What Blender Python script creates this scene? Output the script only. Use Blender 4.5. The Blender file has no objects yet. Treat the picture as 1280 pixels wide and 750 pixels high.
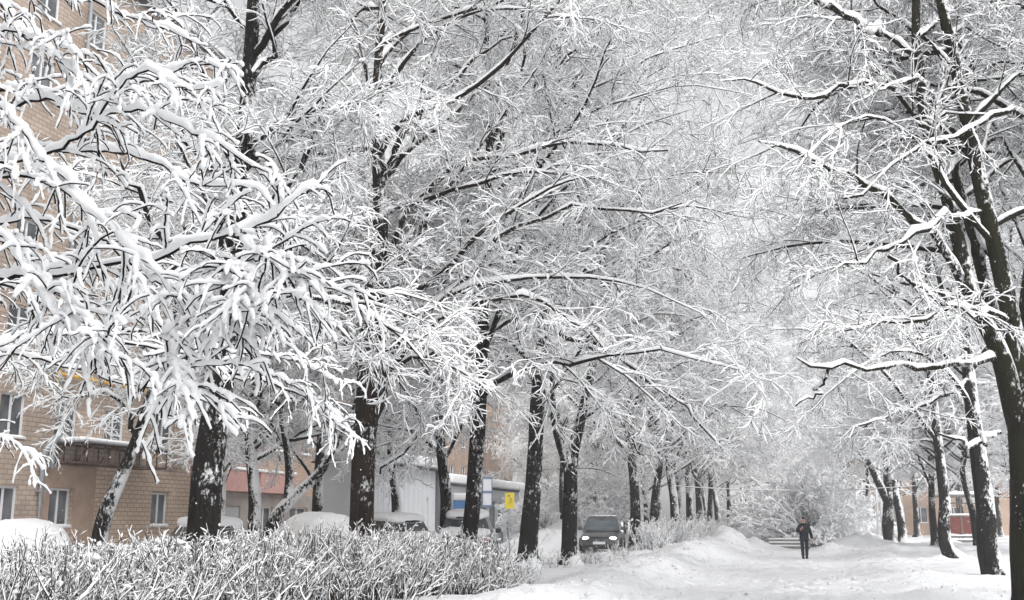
import bpy, bmesh, math
import numpy as np
from mathutils import Vector, Matrix

rng = np.random.default_rng(11)
SC = bpy.context.scene
COL = SC.collection
F = 1372.0; TH = math.atan(277.0/1372.0); CAMZ = 1.6
CT, ST = math.cos(TH), math.sin(TH)
D2 = np.array([0.2538, 0.9673]); T2 = np.array([0.9673, -0.2538])   # along the avenue / across it (to the right)
FACADE_ROT = math.atan2(D2[1], D2[0])

def P(px, py, Y):
    u = (px-640.0)/F; v = (375.0-py)/F
    d = np.array([u, CT - v*ST, ST + v*CT])
    return np.array([0, 0, CAMZ]) + d*(Y/d[1])
def W(s, t): return D2*s + T2*t
def st_of(x, y): return x*D2[0]+y*D2[1], x*T2[0]+y*T2[1]
def norm(v): return v/np.maximum(np.linalg.norm(v, axis=-1, keepdims=True), 1e-9)

# ------------------------------------------------------------------ noise
_tab = np.random.default_rng(5).random((257, 257))
def vnoise(x, y):
    x = np.asarray(x, float); y = np.asarray(y, float)
    xi = np.floor(x).astype(int); yi = np.floor(y).astype(int)
    fx = x-xi; fy = y-yi
    fx = fx*fx*(3-2*fx); fy = fy*fy*(3-2*fy)
    a = _tab[xi % 256, yi % 256]; b = _tab[(xi+1) % 256, yi % 256]
    c = _tab[xi % 256, (yi+1) % 256]; d = _tab[(xi+1) % 256, (yi+1) % 256]
    return (a*(1-fx)+b*fx)*(1-fy)+(c*(1-fx)+d*fx)*fy - 0.5
def fbm(x, y, o=4):
    r = 0; a = 1.0
    for k in range(o):
        r = r + a*vnoise(x*2**k+17.3*k, y*2**k+9.1*k); a *= 0.5
    return r

# ------------------------------------------------------------------ ground height
_g = np.random.default_rng(3)
_mounds = []                                  # (x, y, rx, height)
for px, py, Y, r, h in ((1058, 676, 60, 1.0, .55), (1078, 672, 66, 1.2, .6), (1095, 676, 64, 1.1, .4), (1040, 684, 57, 1.0, .35), (1100, 678, 60, 1.2, .3),
                        (690, 685, 52, 2.4, 1.0), (705, 680, 58, 2.6, 1.1), (725, 675, 66, 3, 1.2), (940, 668, 78, 1.6, .7), (950, 672, 66, .9, .5),
                        (890, 675, 70, 1.8, .7), (915, 676, 64, 1.2, .35), (860, 690, 55, 1.5, .3), (1135, 690, 52, 1.4, .2), (1225, 690, 44, 1.5, .2)):
    q = P(px, py, Y); _mounds.append((q[0], q[1], r, h))
_feet = []
for line in range(6):
    t0 = (-2.2, -1.7, -.7, -.2, .3, 1.0)[line] + _g.uniform(-.15, .15); s = 18.0
    side = 1
    while s < 50:
        _feet.append((s, t0+side*.11+.25*vnoise(s*.13, line*7.7)+_g.normal(0, .04))); side = -side
        s += _g.uniform(.55, .8)
for k in range(170):
    _feet.append((_g.uniform(19, 48), _g.uniform(-3.6, 3.4)))
_feet = np.array(_feet)

def ground_z(x, y, fine=False):
    x = np.asarray(x, float); y = np.asarray(y, float)
    s, t = st_of(x, y)
    tt = t + .35*vnoise(s*.12, 3.3)
    path = np.exp(-((tt+.66)/2.3)**6)
    z = .10 + .16*fbm(s*.22, t*.3)*(1-path) + .05*fbm(s*.7, t*.9)
    ramp = np.clip((s-8)/20, 0, 1)
    z = z + ramp*(.52+.34*vnoise(s*.25, 8.8))*np.exp(-((tt+4.5)/1.05)**2)
    z = z + .16*np.exp(-((tt-2.6)/.9)**2)*(.7+1.3*vnoise(s*.3, 1.8))
    z = z + .10*(1/(1+np.exp((tt+5.0)*4))) * (1/(1+np.exp(-(tt+8.6)*4)))
    z = z + .16/(1+np.exp(-(tt-3.0)*2))
    z = z - path*.08 + path*.05*fbm(s*1.2, t*1.5)
    for mx, my, r, h in _mounds:
        d2 = ((x-mx)**2+(y-my)**2)/r**2
        z = z + h*np.exp(-d2)*(1+.9*fbm(x*1.4, y*1.4, 3))
    if fine:
        near = (s > 15) & (s < 75) & (t > -12) & (t < 14)
        lump = np.where(near, .05*fbm(s*1.7, t*2.6, 4)+.05*np.maximum(fbm(s*3.3+50, t*3.3, 2)-.22, 0)*3, 0)
        z = z + lump*(.75+1.3*np.exp(-((tt+4.3)/1.5)**2)) + np.where((s > 40) & (s < 90) & (t > -14) & (t < 16), .30*np.maximum(fbm(s*1.3+9, t*1.3, 4), -.1)*np.clip(np.abs(tt+.66)/2.6-.8, 0, 1), 0)
    return z
def gz(x, y): return float(ground_z(np.array([x]), np.array([y]))[0])

# ------------------------------------------------------------------ mesh helpers
class MB:
    def __init__(self): self.v = []; self.f = []; self.n = 0
    def add(self, v, f):
        v = np.asarray(v, float).reshape(-1, 3); f = np.asarray(f, np.int64).reshape(-1, 4)
        self.v.append(v); self.f.append(f+self.n); self.n += len(v)
    def box(self, lo, hi):
        (a, b, c), (d, e, g) = lo, hi
        v = [(a,b,c),(d,b,c),(d,e,c),(a,e,c),(a,b,g),(d,b,g),(d,e,g),(a,e,g)]
        self.add(v, [(0,3,2,1),(4,5,6,7),(0,1,5,4),(1,2,6,5),(2,3,7,6),(3,0,4,7)])
    def hexa(self, v):
        self.add(v, [(0,3,2,1),(4,5,6,7),(0,1,5,4),(1,2,6,5),(2,3,7,6),(3,0,4,7)])
    def bar(self, a, b, w, h=None):
        a = np.asarray(a, float); b = np.asarray(b, float); h = h or w
        t = norm(b-a); r = np.array([0, 0, 1.]) if abs(t[2]) < .9 else np.array([1., 0, 0])
        u = norm(np.cross(t, r)); k = np.cross(u, t)
        u = u*w/2; k = k*h/2
        self.hexa([a-u-k, a+u-k, a+u+k, a-u+k, b-u-k, b+u-k, b+u+k, b-u+k])
    def pipe(self, pts, r, sides=10):
        pts = np.asarray(pts, float)[None]; v, f = tube(pts, np.full((1, pts.shape[1]), r), sides, cap=True); self.add(v, f)
    def data(self):
        return np.concatenate(self.v), np.concatenate(self.f)
def mesh_data(name, v, f, mat=None, smooth=True):
    v = np.ascontiguousarray(v, np.float32); f = np.ascontiguousarray(f, np.int32)
    me = bpy.data.meshes.new(name)
    me.vertices.add(len(v)); me.vertices.foreach_set('co', v.ravel())
    me.loops.add(f.size); me.loops.foreach_set('vertex_index', f.ravel())
    me.polygons.add(len(f)); me.polygons.foreach_set('loop_start', np.arange(0, f.size, 4, dtype=np.int32))
    me.polygons.foreach_set('use_smooth', np.full(len(f), smooth))
    me.update(calc_edges=True)
    if mat: me.materials.append(mat)
    return me
def obj(name, me, parent=None, loc=None):
    o = bpy.data.objects.new(name, me); COL.objects.link(o)
    if parent is not None: o.parent = parent
    if loc is not None: o.location = loc
    return o
def part(name, mb, mat, parent, smooth=False, off=None, bevel=0):
    v, f = mb.data() if isinstance(mb, MB) else mb
    if off is not None: v = v-off
    o = obj(name, mesh_data(name, v, f, mat, smooth), parent)
    if bevel:
        m = o.modifiers.new('bevel', 'BEVEL'); m.width = bevel; m.segments = 2; m.limit_method = 'ANGLE'
    return o
def tag(o, label=None, cat=None, group=None, kind=None):
    if label: o['label'] = label
    if cat: o['category'] = cat
    if group: o['group'] = group
    if kind: o['kind'] = kind
    return o
def thing(name, label, cat, loc, rotz=0, group=None):
    o = bpy.data.objects.new(name, None); COL.objects.link(o); o.location = Vector(loc); o.rotation_euler = (0, 0, rotz)
    o.empty_display_size = .3
    return tag(o, label, cat, group)
def dup(root, loc, rotz, scale=1.0, label=None, group=None):
    r = root.copy(); COL.objects.link(r); r.location = Vector(loc); r.rotation_euler = (0, 0, rotz)
    r.scale = (scale,)*3 if not hasattr(scale, '__len__') else scale
    if label: r['label'] = label
    if group: r['group'] = group
    for ch in list(root.children):
        c = ch.copy(); COL.objects.link(c); c.parent = r
        for g in ch.children:
            d = g.copy(); COL.objects.link(d); d.parent = c
    return r

# ------------------------------------------------------------------ batched tubes: Pt [N,K,3], R [N,K]
def frames(Pt):
    T = np.gradient(Pt, axis=1); T = norm(T)
    m = np.abs(T[..., 2]).mean(axis=1) > .93
    ref = np.zeros((len(Pt), 1, 3)); ref[:, 0, 2] = 1; ref[m, 0] = (1, 0, 0)
    U = norm(np.cross(T, np.broadcast_to(ref, T.shape))); V = np.cross(U, T)
    return T, U, V
def _rings(N, K, S):
    i = np.arange(N)[:, None, None]*K*S; k = np.arange(K-1)[None, :, None]*S; s = np.arange(S)[None, None, :]
    a = i+k+s; b = i+k+(s+1) % S
    return np.stack([a, b, b+S, a+S], -1).reshape(-1, 4)
def tube(Pt, R, S, cap=False, rough=0):
    N, K = R.shape; T, U, V = frames(Pt)
    an = np.arange(S)/S*2*np.pi
    RR = R[..., None]*(1+rough*rng.standard_normal((N, K, S))) if rough else np.repeat(R[..., None], S, 2)
    v = Pt[:, :, None]+RR[..., None]*(U[:, :, None]*np.cos(an)[None, None, :, None]+V[:, :, None]*np.sin(an)[None, None, :, None])
    f = _rings(N, K, S)
    v = v.reshape(-1, 3)
    if cap:
        ex = []
        for i in range(N):
            for ring, flip in ((i*K*S, True), (i*K*S+(K-1)*S, False)):
                for j in range(1, S//2):
                    q = [ring+j-1 if j > 1 else ring, ring+j, ring+S-1-j, ring+S-j if j > 1 else ring+S-1]
                    ex.append(q[::-1] if flip else q)
        if ex: f = np.concatenate([f, np.array(ex)])
    return v, f
def snow_tube(Pt, R, S, th, lo=.5, wide=1.0, lump=.25, gap=0.0, tip=.25, even=False):
    """snow lying along branches: a lumpy ridge on the upper side"""
    if even:      # rounded ends
        T = norm(Pt[:, -1]-Pt[:, -2]); T0 = norm(Pt[:, 0]-Pt[:, 1])
        Pt = np.concatenate([(Pt[:, 0]+T0*th*.75)[:, None], Pt, (Pt[:, -1]+T*th*.55)[:, None], (Pt[:, -1]+T*th*.9)[:, None]], 1)
        R = np.concatenate([R[:, :1], R, R[:, -1:], R[:, -1:]], 1)
    N, K = R.shape; T, U, V = frames(Pt)
    h = np.sqrt(np.clip(1-T[..., 2]**2, 0, 1))
    keep = lo+(1-lo)*np.clip((h-.15)/.6, 0, 1)
    lm = np.clip(1+lump*rng.standard_normal((N, K)), .35, 1.9)
    if gap: lm = np.where(rng.random((N, K)) < gap, .15, lm)
    prof = np.ones(K); prof[0] = .5; prof[-1] = tip
    if even:      # soft rounded lumps along the bough, in runs of a few decimetres
        low = rng.standard_normal((N, K+6)); low = sum(low[:, i:i+K] for i in range(6))/6**.5
        lm = np.clip(lm*(1+.17*low), .4, 1.6); prof[0] = .35; prof[-1] = .25; prof[-2] = .75; R = np.minimum(R, .02)
    w = (R*.78*wide+th)*keep*lm*prof; hh = (th*.95+R*.5)*keep*lm*prof
    up = np.zeros((1, 1, 3)); up[..., 2] = 1
    upp = up-T*T[..., 2:3]; upp = upp/np.maximum(np.linalg.norm(upp, axis=-1, keepdims=True), .25)
    side = np.cross(T, upp); side = norm(np.where(np.linalg.norm(side, axis=-1, keepdims=True) < .05, U, side))
    upv = np.cross(side, T)*-1; upv = np.where((upv[..., 2:3] < 0), -upv, upv)
    C = Pt+upp*(R[..., None]*.55+hh[..., None]*(.76 if even else .62))
    an = np.arange(S)/S*2*np.pi + .3
    ww = w[..., None]*np.cos(an); hv = hh[..., None]*np.sin(an)
    if S >= 6:
        j = 1+(.07 if even else .14)*rng.standard_normal((N, K, S)); ww = ww*j; hv = hv*j
    v = C[:, :, None]+side[:, :, None]*ww[..., None]+upv[:, :, None]*hv[..., None]
    return v.reshape(-1, 3), _rings(N, K, S)
def blobs(C, r, flat=.75):
    """small rounded snow clumps: 3 rings x 6 with closed ends"""
    N = len(C); S = 6
    an = np.arange(S)/S*2*np.pi; zs = np.array([-.95, -.45, .35, .95]); rr = np.array([.1, .9, .95, .1])
    base = np.stack([rr[:, None]*np.cos(an), rr[:, None]*np.sin(an), np.repeat(zs[:, None]*flat, S, 1)], -1)
    j = 1+.18*rng.standard_normal((N, 4, S, 1))
    v = C[:, None, None]+base[None]*j*r[:, None, None, None]
    return v.reshape(-1, 3), _rings(N, 4, S)
def resample(pts, rad, K):
    pts = np.asarray(pts, float); rad = np.asarray(rad, float)
    d = np.r_[0, np.cumsum(np.linalg.norm(np.diff(pts, axis=0), axis=1))]
    # catmull-rom through the points
    n = len(pts); out = []; ro = []
    tq = np.linspace(0, d[-1], K)
    m = np.gradient(pts, d, axis=0) if n > 2 else np.repeat((pts[1:]-pts[:1])/d[-1], 2, 0)
    for q in tq:
        i = min(max(np.searchsorted(d, q)-1, 0), n-2); L = d[i+1]-d[i]; u = (q-d[i])/L
        h00 = 2*u**3-3*u**2+1; h10 = u**3-2*u**2+u; h01 = -2*u**3+3*u**2; h11 = u**3-u**2
        out.append(h00*pts[i]+h10*L*m[i]+h01*pts[i+1]+h11*L*m[i+1]); ro.append(rad[i]*(1-u)+rad[i+1]*u)
    return np.array(out), np.array(ro)
def grow(start, d, length, K, b0, b1, jit):
    N = len(start); step = (length/(K-1))[:, None]; out = np.empty((N, K, 3)); out[:, 0] = start; p = start.copy(); d = norm(d)
    for k in range(1, K):
        s = k/(K-1)
        d = d+jit*rng.standard_normal((N, 3)); d[:, 2] += b0*(1-s)+b1*s
        d = norm(d); p = p+d*step; out[:, k] = p
    return out
def kids(Pt, R, n, t0, t1, ang, spread, length, K, b0, b1, jit, rk, taper=.75, lenfall=.45, golden=False, rmax=.7):
    N, KP = R.shape
    t = t0+(t1-t0)*((np.arange(n)[None]+rng.random((N, n)))/n)
    x = t*(KP-1); i = np.minimum(x.astype(int), KP-2); u = (x-i)[..., None]
    rows = np.arange(N)[:, None]
    A = Pt[rows, i]; B = Pt[rows, i+1]; p = A*(1-u)+B*u; T = norm(B-A)
    r = (R[rows, i]*(1-u[..., 0])+R[rows, i+1]*u[..., 0])
    z = np.zeros_like(T); z[..., 2] = 1
    U = np.cross(T, z); bad = np.linalg.norm(U, axis=-1, keepdims=True) < .2
    U = norm(np.where(bad, np.cross(T, np.broadcast_to(np.array([1., 0, 0]), T.shape)), U)); V = np.cross(U, T)
    if golden: az = (np.arange(n)[None]*2.39996+rng.random((N, 1))*6.28)+rng.normal(0, .3, (N, n))
    else:
        az = np.where((np.arange(n)[None]+rng.integers(0, 2, (N, 1))) % 2 == 0, 0, np.pi)+rng.normal(0, spread, (N, n))
    a = rng.normal(ang, .28, (N, n))
    d = np.cos(a)[..., None]*T+np.sin(a)[..., None]*(np.cos(az)[..., None]*U+np.sin(az)[..., None]*V)
    L = rng.uniform(*length, (N, n))*(1-lenfall*t)
    p = p.reshape(-1, 3); d = d.reshape(-1, 3); L = L.ravel()
    Q = grow(p, d, L, K, b0, b1, jit)
    r0 = np.minimum(r.ravel()*rmax, rk*L)
    RR = r0[:, None]*(1-taper*np.linspace(0, 1, K)[None])
    return Q, RR

# ------------------------------------------------------------------ materials
def newmat(name):
    m = bpy.data.materials.new(name); m.use_nodes = True
    nt = m.node_tree; b = nt.nodes['Principled BSDF']
    return m, nt, b
def nd(nt, typ, **kw):
    n = nt.nodes.new(typ)
    for k, v in kw.items():
        if k in n.inputs.keys() if isinstance(k, str) else False: n.inputs[k].default_value = v
        else: setattr(n, k, v)
    return n
def ramp(nt, fac, stops):
    r = nt.nodes.new('ShaderNodeValToRGB'); e = r.color_ramp.elements
    while len(e) < len(stops): e.new(.5)
    for i, (p, c) in enumerate(stops): e[i].position = p; e[i].color = (*c, 1) if len(c) == 3 else c
    nt.links.new(fac, r.inputs[0]); return r
def plain(name, col, rough=.6, metal=0.0, var=.12, scale=3.0, bump=0.0, bscale=20., spec=.4):
    m, nt, b = newmat(name)
    tc = nt.nodes.new('ShaderNodeTexCoord'); n = nd(nt, 'ShaderNodeTexNoise'); n.inputs['Scale'].default_value = scale; n.inputs['Detail'].default_value = 5
    nt.links.new(tc.outputs['Object'], n.inputs['Vector'])
    lo = tuple(c*(1-var) for c in col); hi = tuple(min(1, c*(1+var)) for c in col)
    r = ramp(nt, n.outputs['Fac'], [(.3, lo), (.7, hi)])
    nt.links.new(r.outputs[0], b.inputs['Base Color'])
    b.inputs['Roughness'].default_value = rough; b.inputs['Metallic'].default_value = metal; b.inputs['Specular IOR Level'].default_value = spec
    if bump:
        n2 = nd(nt, 'ShaderNodeTexNoise'); n2.inputs['Scale'].default_value = bscale; n2.inputs['Detail'].default_value = 6
        nt.links.new(tc.outputs['Object'], n2.inputs['Vector'])
        bp = nt.nodes.new('ShaderNodeBump'); bp.inputs['Strength'].default_value = bump; bp.inputs['Distance'].default_value = .02
        nt.links.new(n2.outputs['Fac'], bp.inputs['Height']); nt.links.new(bp.outputs[0], b.inputs['Normal'])
    return m
M = {}
SNOW = (.92, .925, .935)
M['snow'] = plain('snow', SNOW, .75, var=.02, spec=.2)
M['snow_soft'] = plain('snow_cover', SNOW, .75, var=.02, bump=.5, bscale=22, spec=.2)
def ground_mat():
    m, nt, b = newmat('ground_snow')
    tc = nt.nodes.new('ShaderNodeTexCoord')
    mp = nt.nodes.new('ShaderNodeMapping'); nt.links.new(tc.outputs['Object'], mp.inputs['Vector'])
    n = nd(nt, 'ShaderNodeTexNoise'); n.inputs['Scale'].default_value = .5; n.inputs['Detail'].default_value = 6
    nt.links.new(mp.outputs[0], n.inputs['Vector'])
    r = ramp(nt, n.outputs['Fac'], [(.35, (.73, .735, .75)), (.6, (.81, .815, .83))])
    nt.links.new(r.outputs[0], b.inputs['Base Color'])
    b.inputs['Roughness'].default_value = .8; b.inputs['Specular IOR Level'].default_value = .15
    n1 = nd(nt, 'ShaderNodeTexNoise'); n1.inputs['Scale'].default_value = 6; n1.inputs['Detail'].default_value = 8; n1.inputs['Roughness'].default_value = .65
    nt.links.new(mp.outputs[0], n1.inputs['Vector'])
    bp = nt.nodes.new('ShaderNodeBump'); bp.inputs['Strength'].default_value = .8; bp.inputs['Distance'].default_value = .07
    nt.links.new(n1.outputs['Fac'], bp.inputs['Height']); nt.links.new(bp.outputs[0], b.inputs['Normal'])
    return m
M['ground'] = ground_mat()
def bark_mat(name, c0, c1, speck=.62, wind=.0, moss=None):
    """dark bark with wind-blown snow caught in its cracks and on the sides that face up"""
    m, nt, b = newmat(name); L = nt.links.new
    tc = nt.nodes.new('ShaderNodeTexCoord'); geo = nt.nodes.new('ShaderNodeNewGeometry')
    mp = nt.nodes.new('ShaderNodeMapping'); mp.inputs['Scale'].default_value = (9, 9, 1.6); L(tc.outputs['Object'], mp.inputs['Vector'])
    n = nd(nt, 'ShaderNodeTexNoise'); n.inputs['Scale'].default_value = 1.6; n.inputs['Detail'].default_value = 8; n.inputs['Roughness'].default_value = .7; L(mp.outputs[0], n.inputs['Vector'])
    col = ramp(nt, n.outputs['Fac'], [(.35, c0), (.68, c1)])
    base = col.outputs[0]
    if moss:
        nm = nd(nt, 'ShaderNodeTexNoise'); nm.inputs['Scale'].default_value = .9; nm.inputs['Detail'].default_value = 4; L(tc.outputs['Object'], nm.inputs['Vector'])
        rm = ramp(nt, nm.outputs['Fac'], [(.42, (0, 0, 0)), (.62, (1, 1, 1))])
        mx = nt.nodes.new('ShaderNodeMix'); mx.data_type = 'RGBA'; L(rm.outputs[0], mx.inputs['Factor']); L(base, mx.inputs['A']); mx.inputs['B'].default_value = (*moss, 1); base = mx.outputs['Result']
    sep = nt.nodes.new('ShaderNodeSeparateXYZ'); L(geo.outputs['Normal'], sep.inputs[0])
    mp2 = nt.nodes.new('ShaderNodeMapping'); mp2.inputs['Scale'].default_value = (1, 1, .6); L(tc.outputs['Object'], mp2.inputs['Vector'])
    ns = nd(nt, 'ShaderNodeTexNoise'); ns.inputs['Scale'].default_value = 15; ns.inputs['Detail'].default_value = 5; ns.inputs['Roughness'].default_value = .75; L(mp2.outputs[0], ns.inputs['Vector'])
    nl = nd(nt, 'ShaderNodeTexNoise'); nl.inputs['Scale'].default_value = 1.1; nl.inputs['Detail'].default_value = 3; L(tc.outputs['Object'], nl.inputs['Vector'])
    def mth(op, a, bb):
        q = nt.nodes.new('ShaderNodeMath'); q.operation = op
        for i, w in enumerate((a, bb)):
            if isinstance(w, (int, float)): q.inputs[i].default_value = w
            else: L(w, q.inputs[i])
        return q.outputs[0]
    k = mth('ADD', ns.outputs['Fac'], mth('MULTIPLY', mth('SUBTRACT', nl.outputs['Fac'], .5), .95))
    k = mth('ADD', k, mth('MULTIPLY', mth('MAXIMUM', sep.outputs['Z'], 0.), .65))
    k = mth('ADD', k, mth('MULTIPLY', sep.outputs['X'], wind))
    rs = ramp(nt, k, [(speck-.035, (0, 0, 0)), (speck+.045, (1, 1, 1))])
    mx = nt.nodes.new('ShaderNodeMix'); mx.data_type = 'RGBA'; L(rs.outputs[0], mx.inputs['Factor']); L(base, mx.inputs['A']); mx.inputs['B'].default_value = (*SNOW, 1)
    L(mx.outputs['Result'], b.inputs['Base Color']); b.inputs['Roughness'].default_value = .9; b.inputs['Specular IOR Level'].default_value = .15
    hb = mth('ADD', n.outputs['Fac'], mth('MULTIPLY', rs.outputs[0], .7))
    bp = nt.nodes.new('ShaderNodeBump'); bp.inputs['Strength'].default_value = .9; bp.inputs['Distance'].default_value = .08; L(hb, bp.inputs['Height']); L(bp.outputs[0], b.inputs['Normal'])
    return m
M['bark'] = bark_mat('dark_bark', (.007, .006, .0055), (.026, .022, .019), .655, .09)
M['bark_brown'] = bark_mat('brown_bark', (.010, .007, .0055), (.042, .028, .020), .665, .07)
M['bark_moss'] = bark_mat('mossy_bark', (.008, .007, .005), (.030, .025, .017), .645, .12, moss=(.022, .023, .011))
M['bark_snowy'] = bark_mat('snow_caked_bark', (.008, .007, .0065), (.032, .029, .026), .60, .20)
M['twig'] = plain('twig_bark', (.018, .015, .013), .9, var=.3, spec=.1)
M['twig_brown'] = plain('brown_twig_bark', (.045, .036, .031), .9, var=.3, spec=.1)

# ------------------------------------------------------------------ trees
def trace(rows):
    pts = [P(a, b, Y) for a, b, Y, w in rows]; rad = [w/2*Y/F for a, b, Y, w in rows]
    return pts, rad
def trunk_mesh(stems, base, sides=16):
    mb = MB()
    for si, (pts, rad) in enumerate(stems):
        L = np.sum(np.linalg.norm(np.diff(pts, axis=0), axis=1)); K = max(8, int(L/.16))
        q, r = resample(pts, rad, K)
        z = q[:, 2]-base[2]
        if si == 0 or z[0] < .5:
            r = r*(1+.55*np.exp(-np.maximum(z, 0)/.28)); q = q.copy()
        v, f = tube(q[None], r[None], sides)
        v = v.reshape(K, sides, 3); an = np.arange(sides)
        j = 1+.07*np.array([[vnoise(a*.9+si*31, zz*1.3+si*5) for a in np.r_[0:sides]] for zz in np.cumsum(np.full(K, .16))])*2
        flare = .16*np.exp(-np.maximum(z, 0)/.35)[:, None]*np.sin(an*2*np.pi/sides*5+si)[None]
        v = q[:, None]+(v-q[:, None])*(j+flare)[..., None]
        mb.add(v.reshape(-1, 3), f)
    return mb
def make_tree(name, label, stems, base, bark, limbs_traced=(), group=None, cat='tree', zmin=3.5, n_limb=22, Lmax=6.0, Lmin=2.2,
              n2=8, n3=9, n4=8, th=.0128, front=.4, reach=None, zclear=2.6, twig_mat=None, ang=.95, b_limb=(.02, -.10), lscale=1.0, snowlimb=.03, limb_stem=None, tm=None, ext_top=None, blob=.0, thick=1.0, traced_n2=9, l2=(1.3, 2.9), l3=(.6, 1.3), l4=(.22, .5)):
    base = np.asarray(base, float)
    root = thing(name, label, cat, base, 0, group)
    part('trunk', trunk_mesh(stems, base), bark, root, True, base)
    # limbs: procedural along every stem, plus the traced ones
    LP = []; LR = []
    Ktr = 14
    for si, (pts, rad) in enumerate(stems):
        if limb_stem is not None and si not in limb_stem: continue
        q, r = resample(pts, rad, 40)
        zs = q[:, 2]-base[2]; ok = np.where(zs > zmin)[0]
        if len(ok) < 3: continue
        q = q[ok]; r = r[ok]
        n = n_limb if limb_stem is None or len(limb_stem) == 1 else max(3, int(n_limb/len(limb_stem)))
        Q, R = kids(q[None], r[None], n, .0, .99, ang, 0, (1, 1), Ktr, 0, 0, .0, 1, golden=True)
        d = norm(Q[:, 1]-Q[:, 0]); st = Q[:, 0]
        if front is not None:
            tc = norm(np.array([[-base[0], -base[1], 0.]]))[0]; k = d@tc < front; d = d[k]; st = st[k]
        u = np.clip((st[:, 2]-base[2]-zmin)/max(1, (zs.max()-zmin)), 0, 1)
        L = (Lmax*(1-u)+Lmin*u)*rng.uniform(.75, 1.15, len(u))
        Qg = grow(st, d, L, Ktr, b_limb[0], b_limb[1], .09)
        rt = np.interp(st[:, 2], q[:, 2], r)
        r0 = np.minimum(rt*.6, .0165*L*thick)
        LP.append(Qg); LR.append(r0[:, None]*(1-.82*np.linspace(0, 1, Ktr)[None]))
    if reach is not None:
        sg, nr, Lr0, Lr1 = reach
        pts, rad = stems[0]; q, r = resample(pts, rad, 60); zz = q[:, 2]-base[2]
        ok = np.where((zz > 4.2) & (zz < zz.max()*.95))[0]; ii = ok[(np.linspace(0, .999, nr)*len(ok)).astype(int)]
        az = math.atan2(T2[1]*sg, T2[0]*sg)+rng.uniform(-.95, .95, nr); el = rng.uniform(.45, .95, nr)
        d = np.stack([np.cos(az)*np.cos(el), np.sin(az)*np.cos(el), np.sin(el)], -1); L = rng.uniform(Lr0, Lr1, nr)*(1-.15*zz[ii]/zz.max())
        Qg = grow(q[ii], d, L, Ktr, .0, -.13, .12); r0 = np.minimum(r[ii]*.55, .0092*L)
        LP.append(Qg); LR.append(r0[:, None]*(1-.94*np.linspace(0, 1, Ktr)[None]**.8))
    nproc = sum(len(a) for a in LP)
    if limbs_traced:
        tp, tr = [], []
        for pts, rad in limbs_traced:
            q, r = resample(pts, rad, Ktr); q = q+np.r_[np.zeros((1, 3)), rng.normal(0, .05, (Ktr-1, 3))]
            tp.append(q); tr.append(r*.84)
        LP.append(np.array(tp)); LR.append(np.array(tr))
    LPa = np.concatenate(LP); LRa = np.concatenate(LR)
    P2, R2 = kids(LPa[:nproc], LRa[:nproc], n2, .15, 1, .85, .7, (l2[0]*lscale, l2[1]*lscale), 8, .0, -.09, .10, .011) if nproc else (np.zeros((0, 8, 3)), np.zeros((0, 8)))
    if limbs_traced:
        a, b = kids(LPa[nproc:], LRa[nproc:], traced_n2, .12, 1, .85, .7, (l2[0]*lscale, l2[1]*lscale), 8, 0., -.09, .10, .011); P2 = np.concatenate([P2, a]); R2 = np.concatenate([R2, b])
    k = P2[..., 2].min(1) > base[2]+zclear; P2 = P2[k]; R2 = R2[k]
    P3, R3 = kids(P2, R2, n3, .08, 1, .8, .8, (l3[0]*lscale, l3[1]*lscale), 6, -.02, -.11, .22, .009)
    k = P3[..., 2].min(1) > base[2]+zclear-.4; P3 = P3[k]; R3 = R3[k]
    mb = MB(); mb.add(*tube(LPa, LRa, 9, rough=.05)); mb.add(*tube(P2, R2, 5))
    bo = part('branches', mb, bark if bark is not M['bark_snowy'] else M['bark'], root, True, base)
    ms = MB(); ms.add(*snow_tube(LPa, LRa, 6, snowlimb*.6, lo=.15, wide=.95, lump=.4, gap=.16)); ms.add(*snow_tube(P2, R2, 6, th*1.1, lo=.32, gap=.14))
    part('branch_snow', ms, M['snow'], bo, True, base)
    mt = MB(); mt.add(*tube(P3, np.maximum(R3, .0055), 3))
    mts = MB(); mts.add(*snow_tube(P3, R3, 5, th*1.08, lo=.5, gap=.10))
    if n4:
        P4, R4 = kids(P3, R3, n4, .1, 1, .75, .9, (l4[0]*lscale, l4[1]*lscale), 4, -.02, -.08, .26, .008)
        mt.add(*tube(P4, np.maximum(R4, .004), 3)); mts.add(*snow_tube(P4, R4, 4, th*.92, lo=.55, gap=.10))
        if blob:
            k = rng.random(len(P4)) < blob
            C = P4[k, rng.integers(0, 4, k.sum())]; mts.add(*blobs(C+np.array([0, 0, th*.5]), rng.uniform(1.3, 2.6, len(C))*th))
    to = part('twigs', mt, tm or M['twig'], root, True, base)
    part('twig_snow', mts, M['snow'], to, True, base)
    return root
def on_ground(px, Y):
    q = P(px, 600, Y); return np.array([q[0], q[1], gz(q[0], q[1])])
def stem(rows, base=None, extend=0, ext_dir=(0, 0, 1)):
    pts, rad = trace(rows); pts = list(pts); rad = [.86*r for r in rad]
    if base is not None:
        b = np.array(base, float); b[2] -= .15; pts.insert(0, b); rad.insert(0, rad[0]*1.08)
    if extend:
        p = pts[-1]; d = norm(np.array(ext_dir, float)); r = rad[-1]
        for k in (1, 2, 3):
            pts.append(p+d*extend*k/3+np.array([rng.normal(0, .25), rng.normal(0, .25), 0])); rad.append(max(.025, r*(1-.3*k)))
    return pts, rad

def tree_from_px(name, label, rows, Y0, bark, base_px=None, extend=4, more_stems=(), traced=(), **kw):
    base = on_ground(base_px if base_px is not None else rows[0][0], Y0)
    s0 = stem(rows, base, extend)
    stems = [s0]+[stem(r, None, e) for r, e in more_stems]
    return make_tree(name, label, stems, base, bark, [trace(t) for t in traced], **kw)

ROW_L = 'linden trees lining the left side of the path'
ROW_R = 'trees lining the right side of the path'
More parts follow.
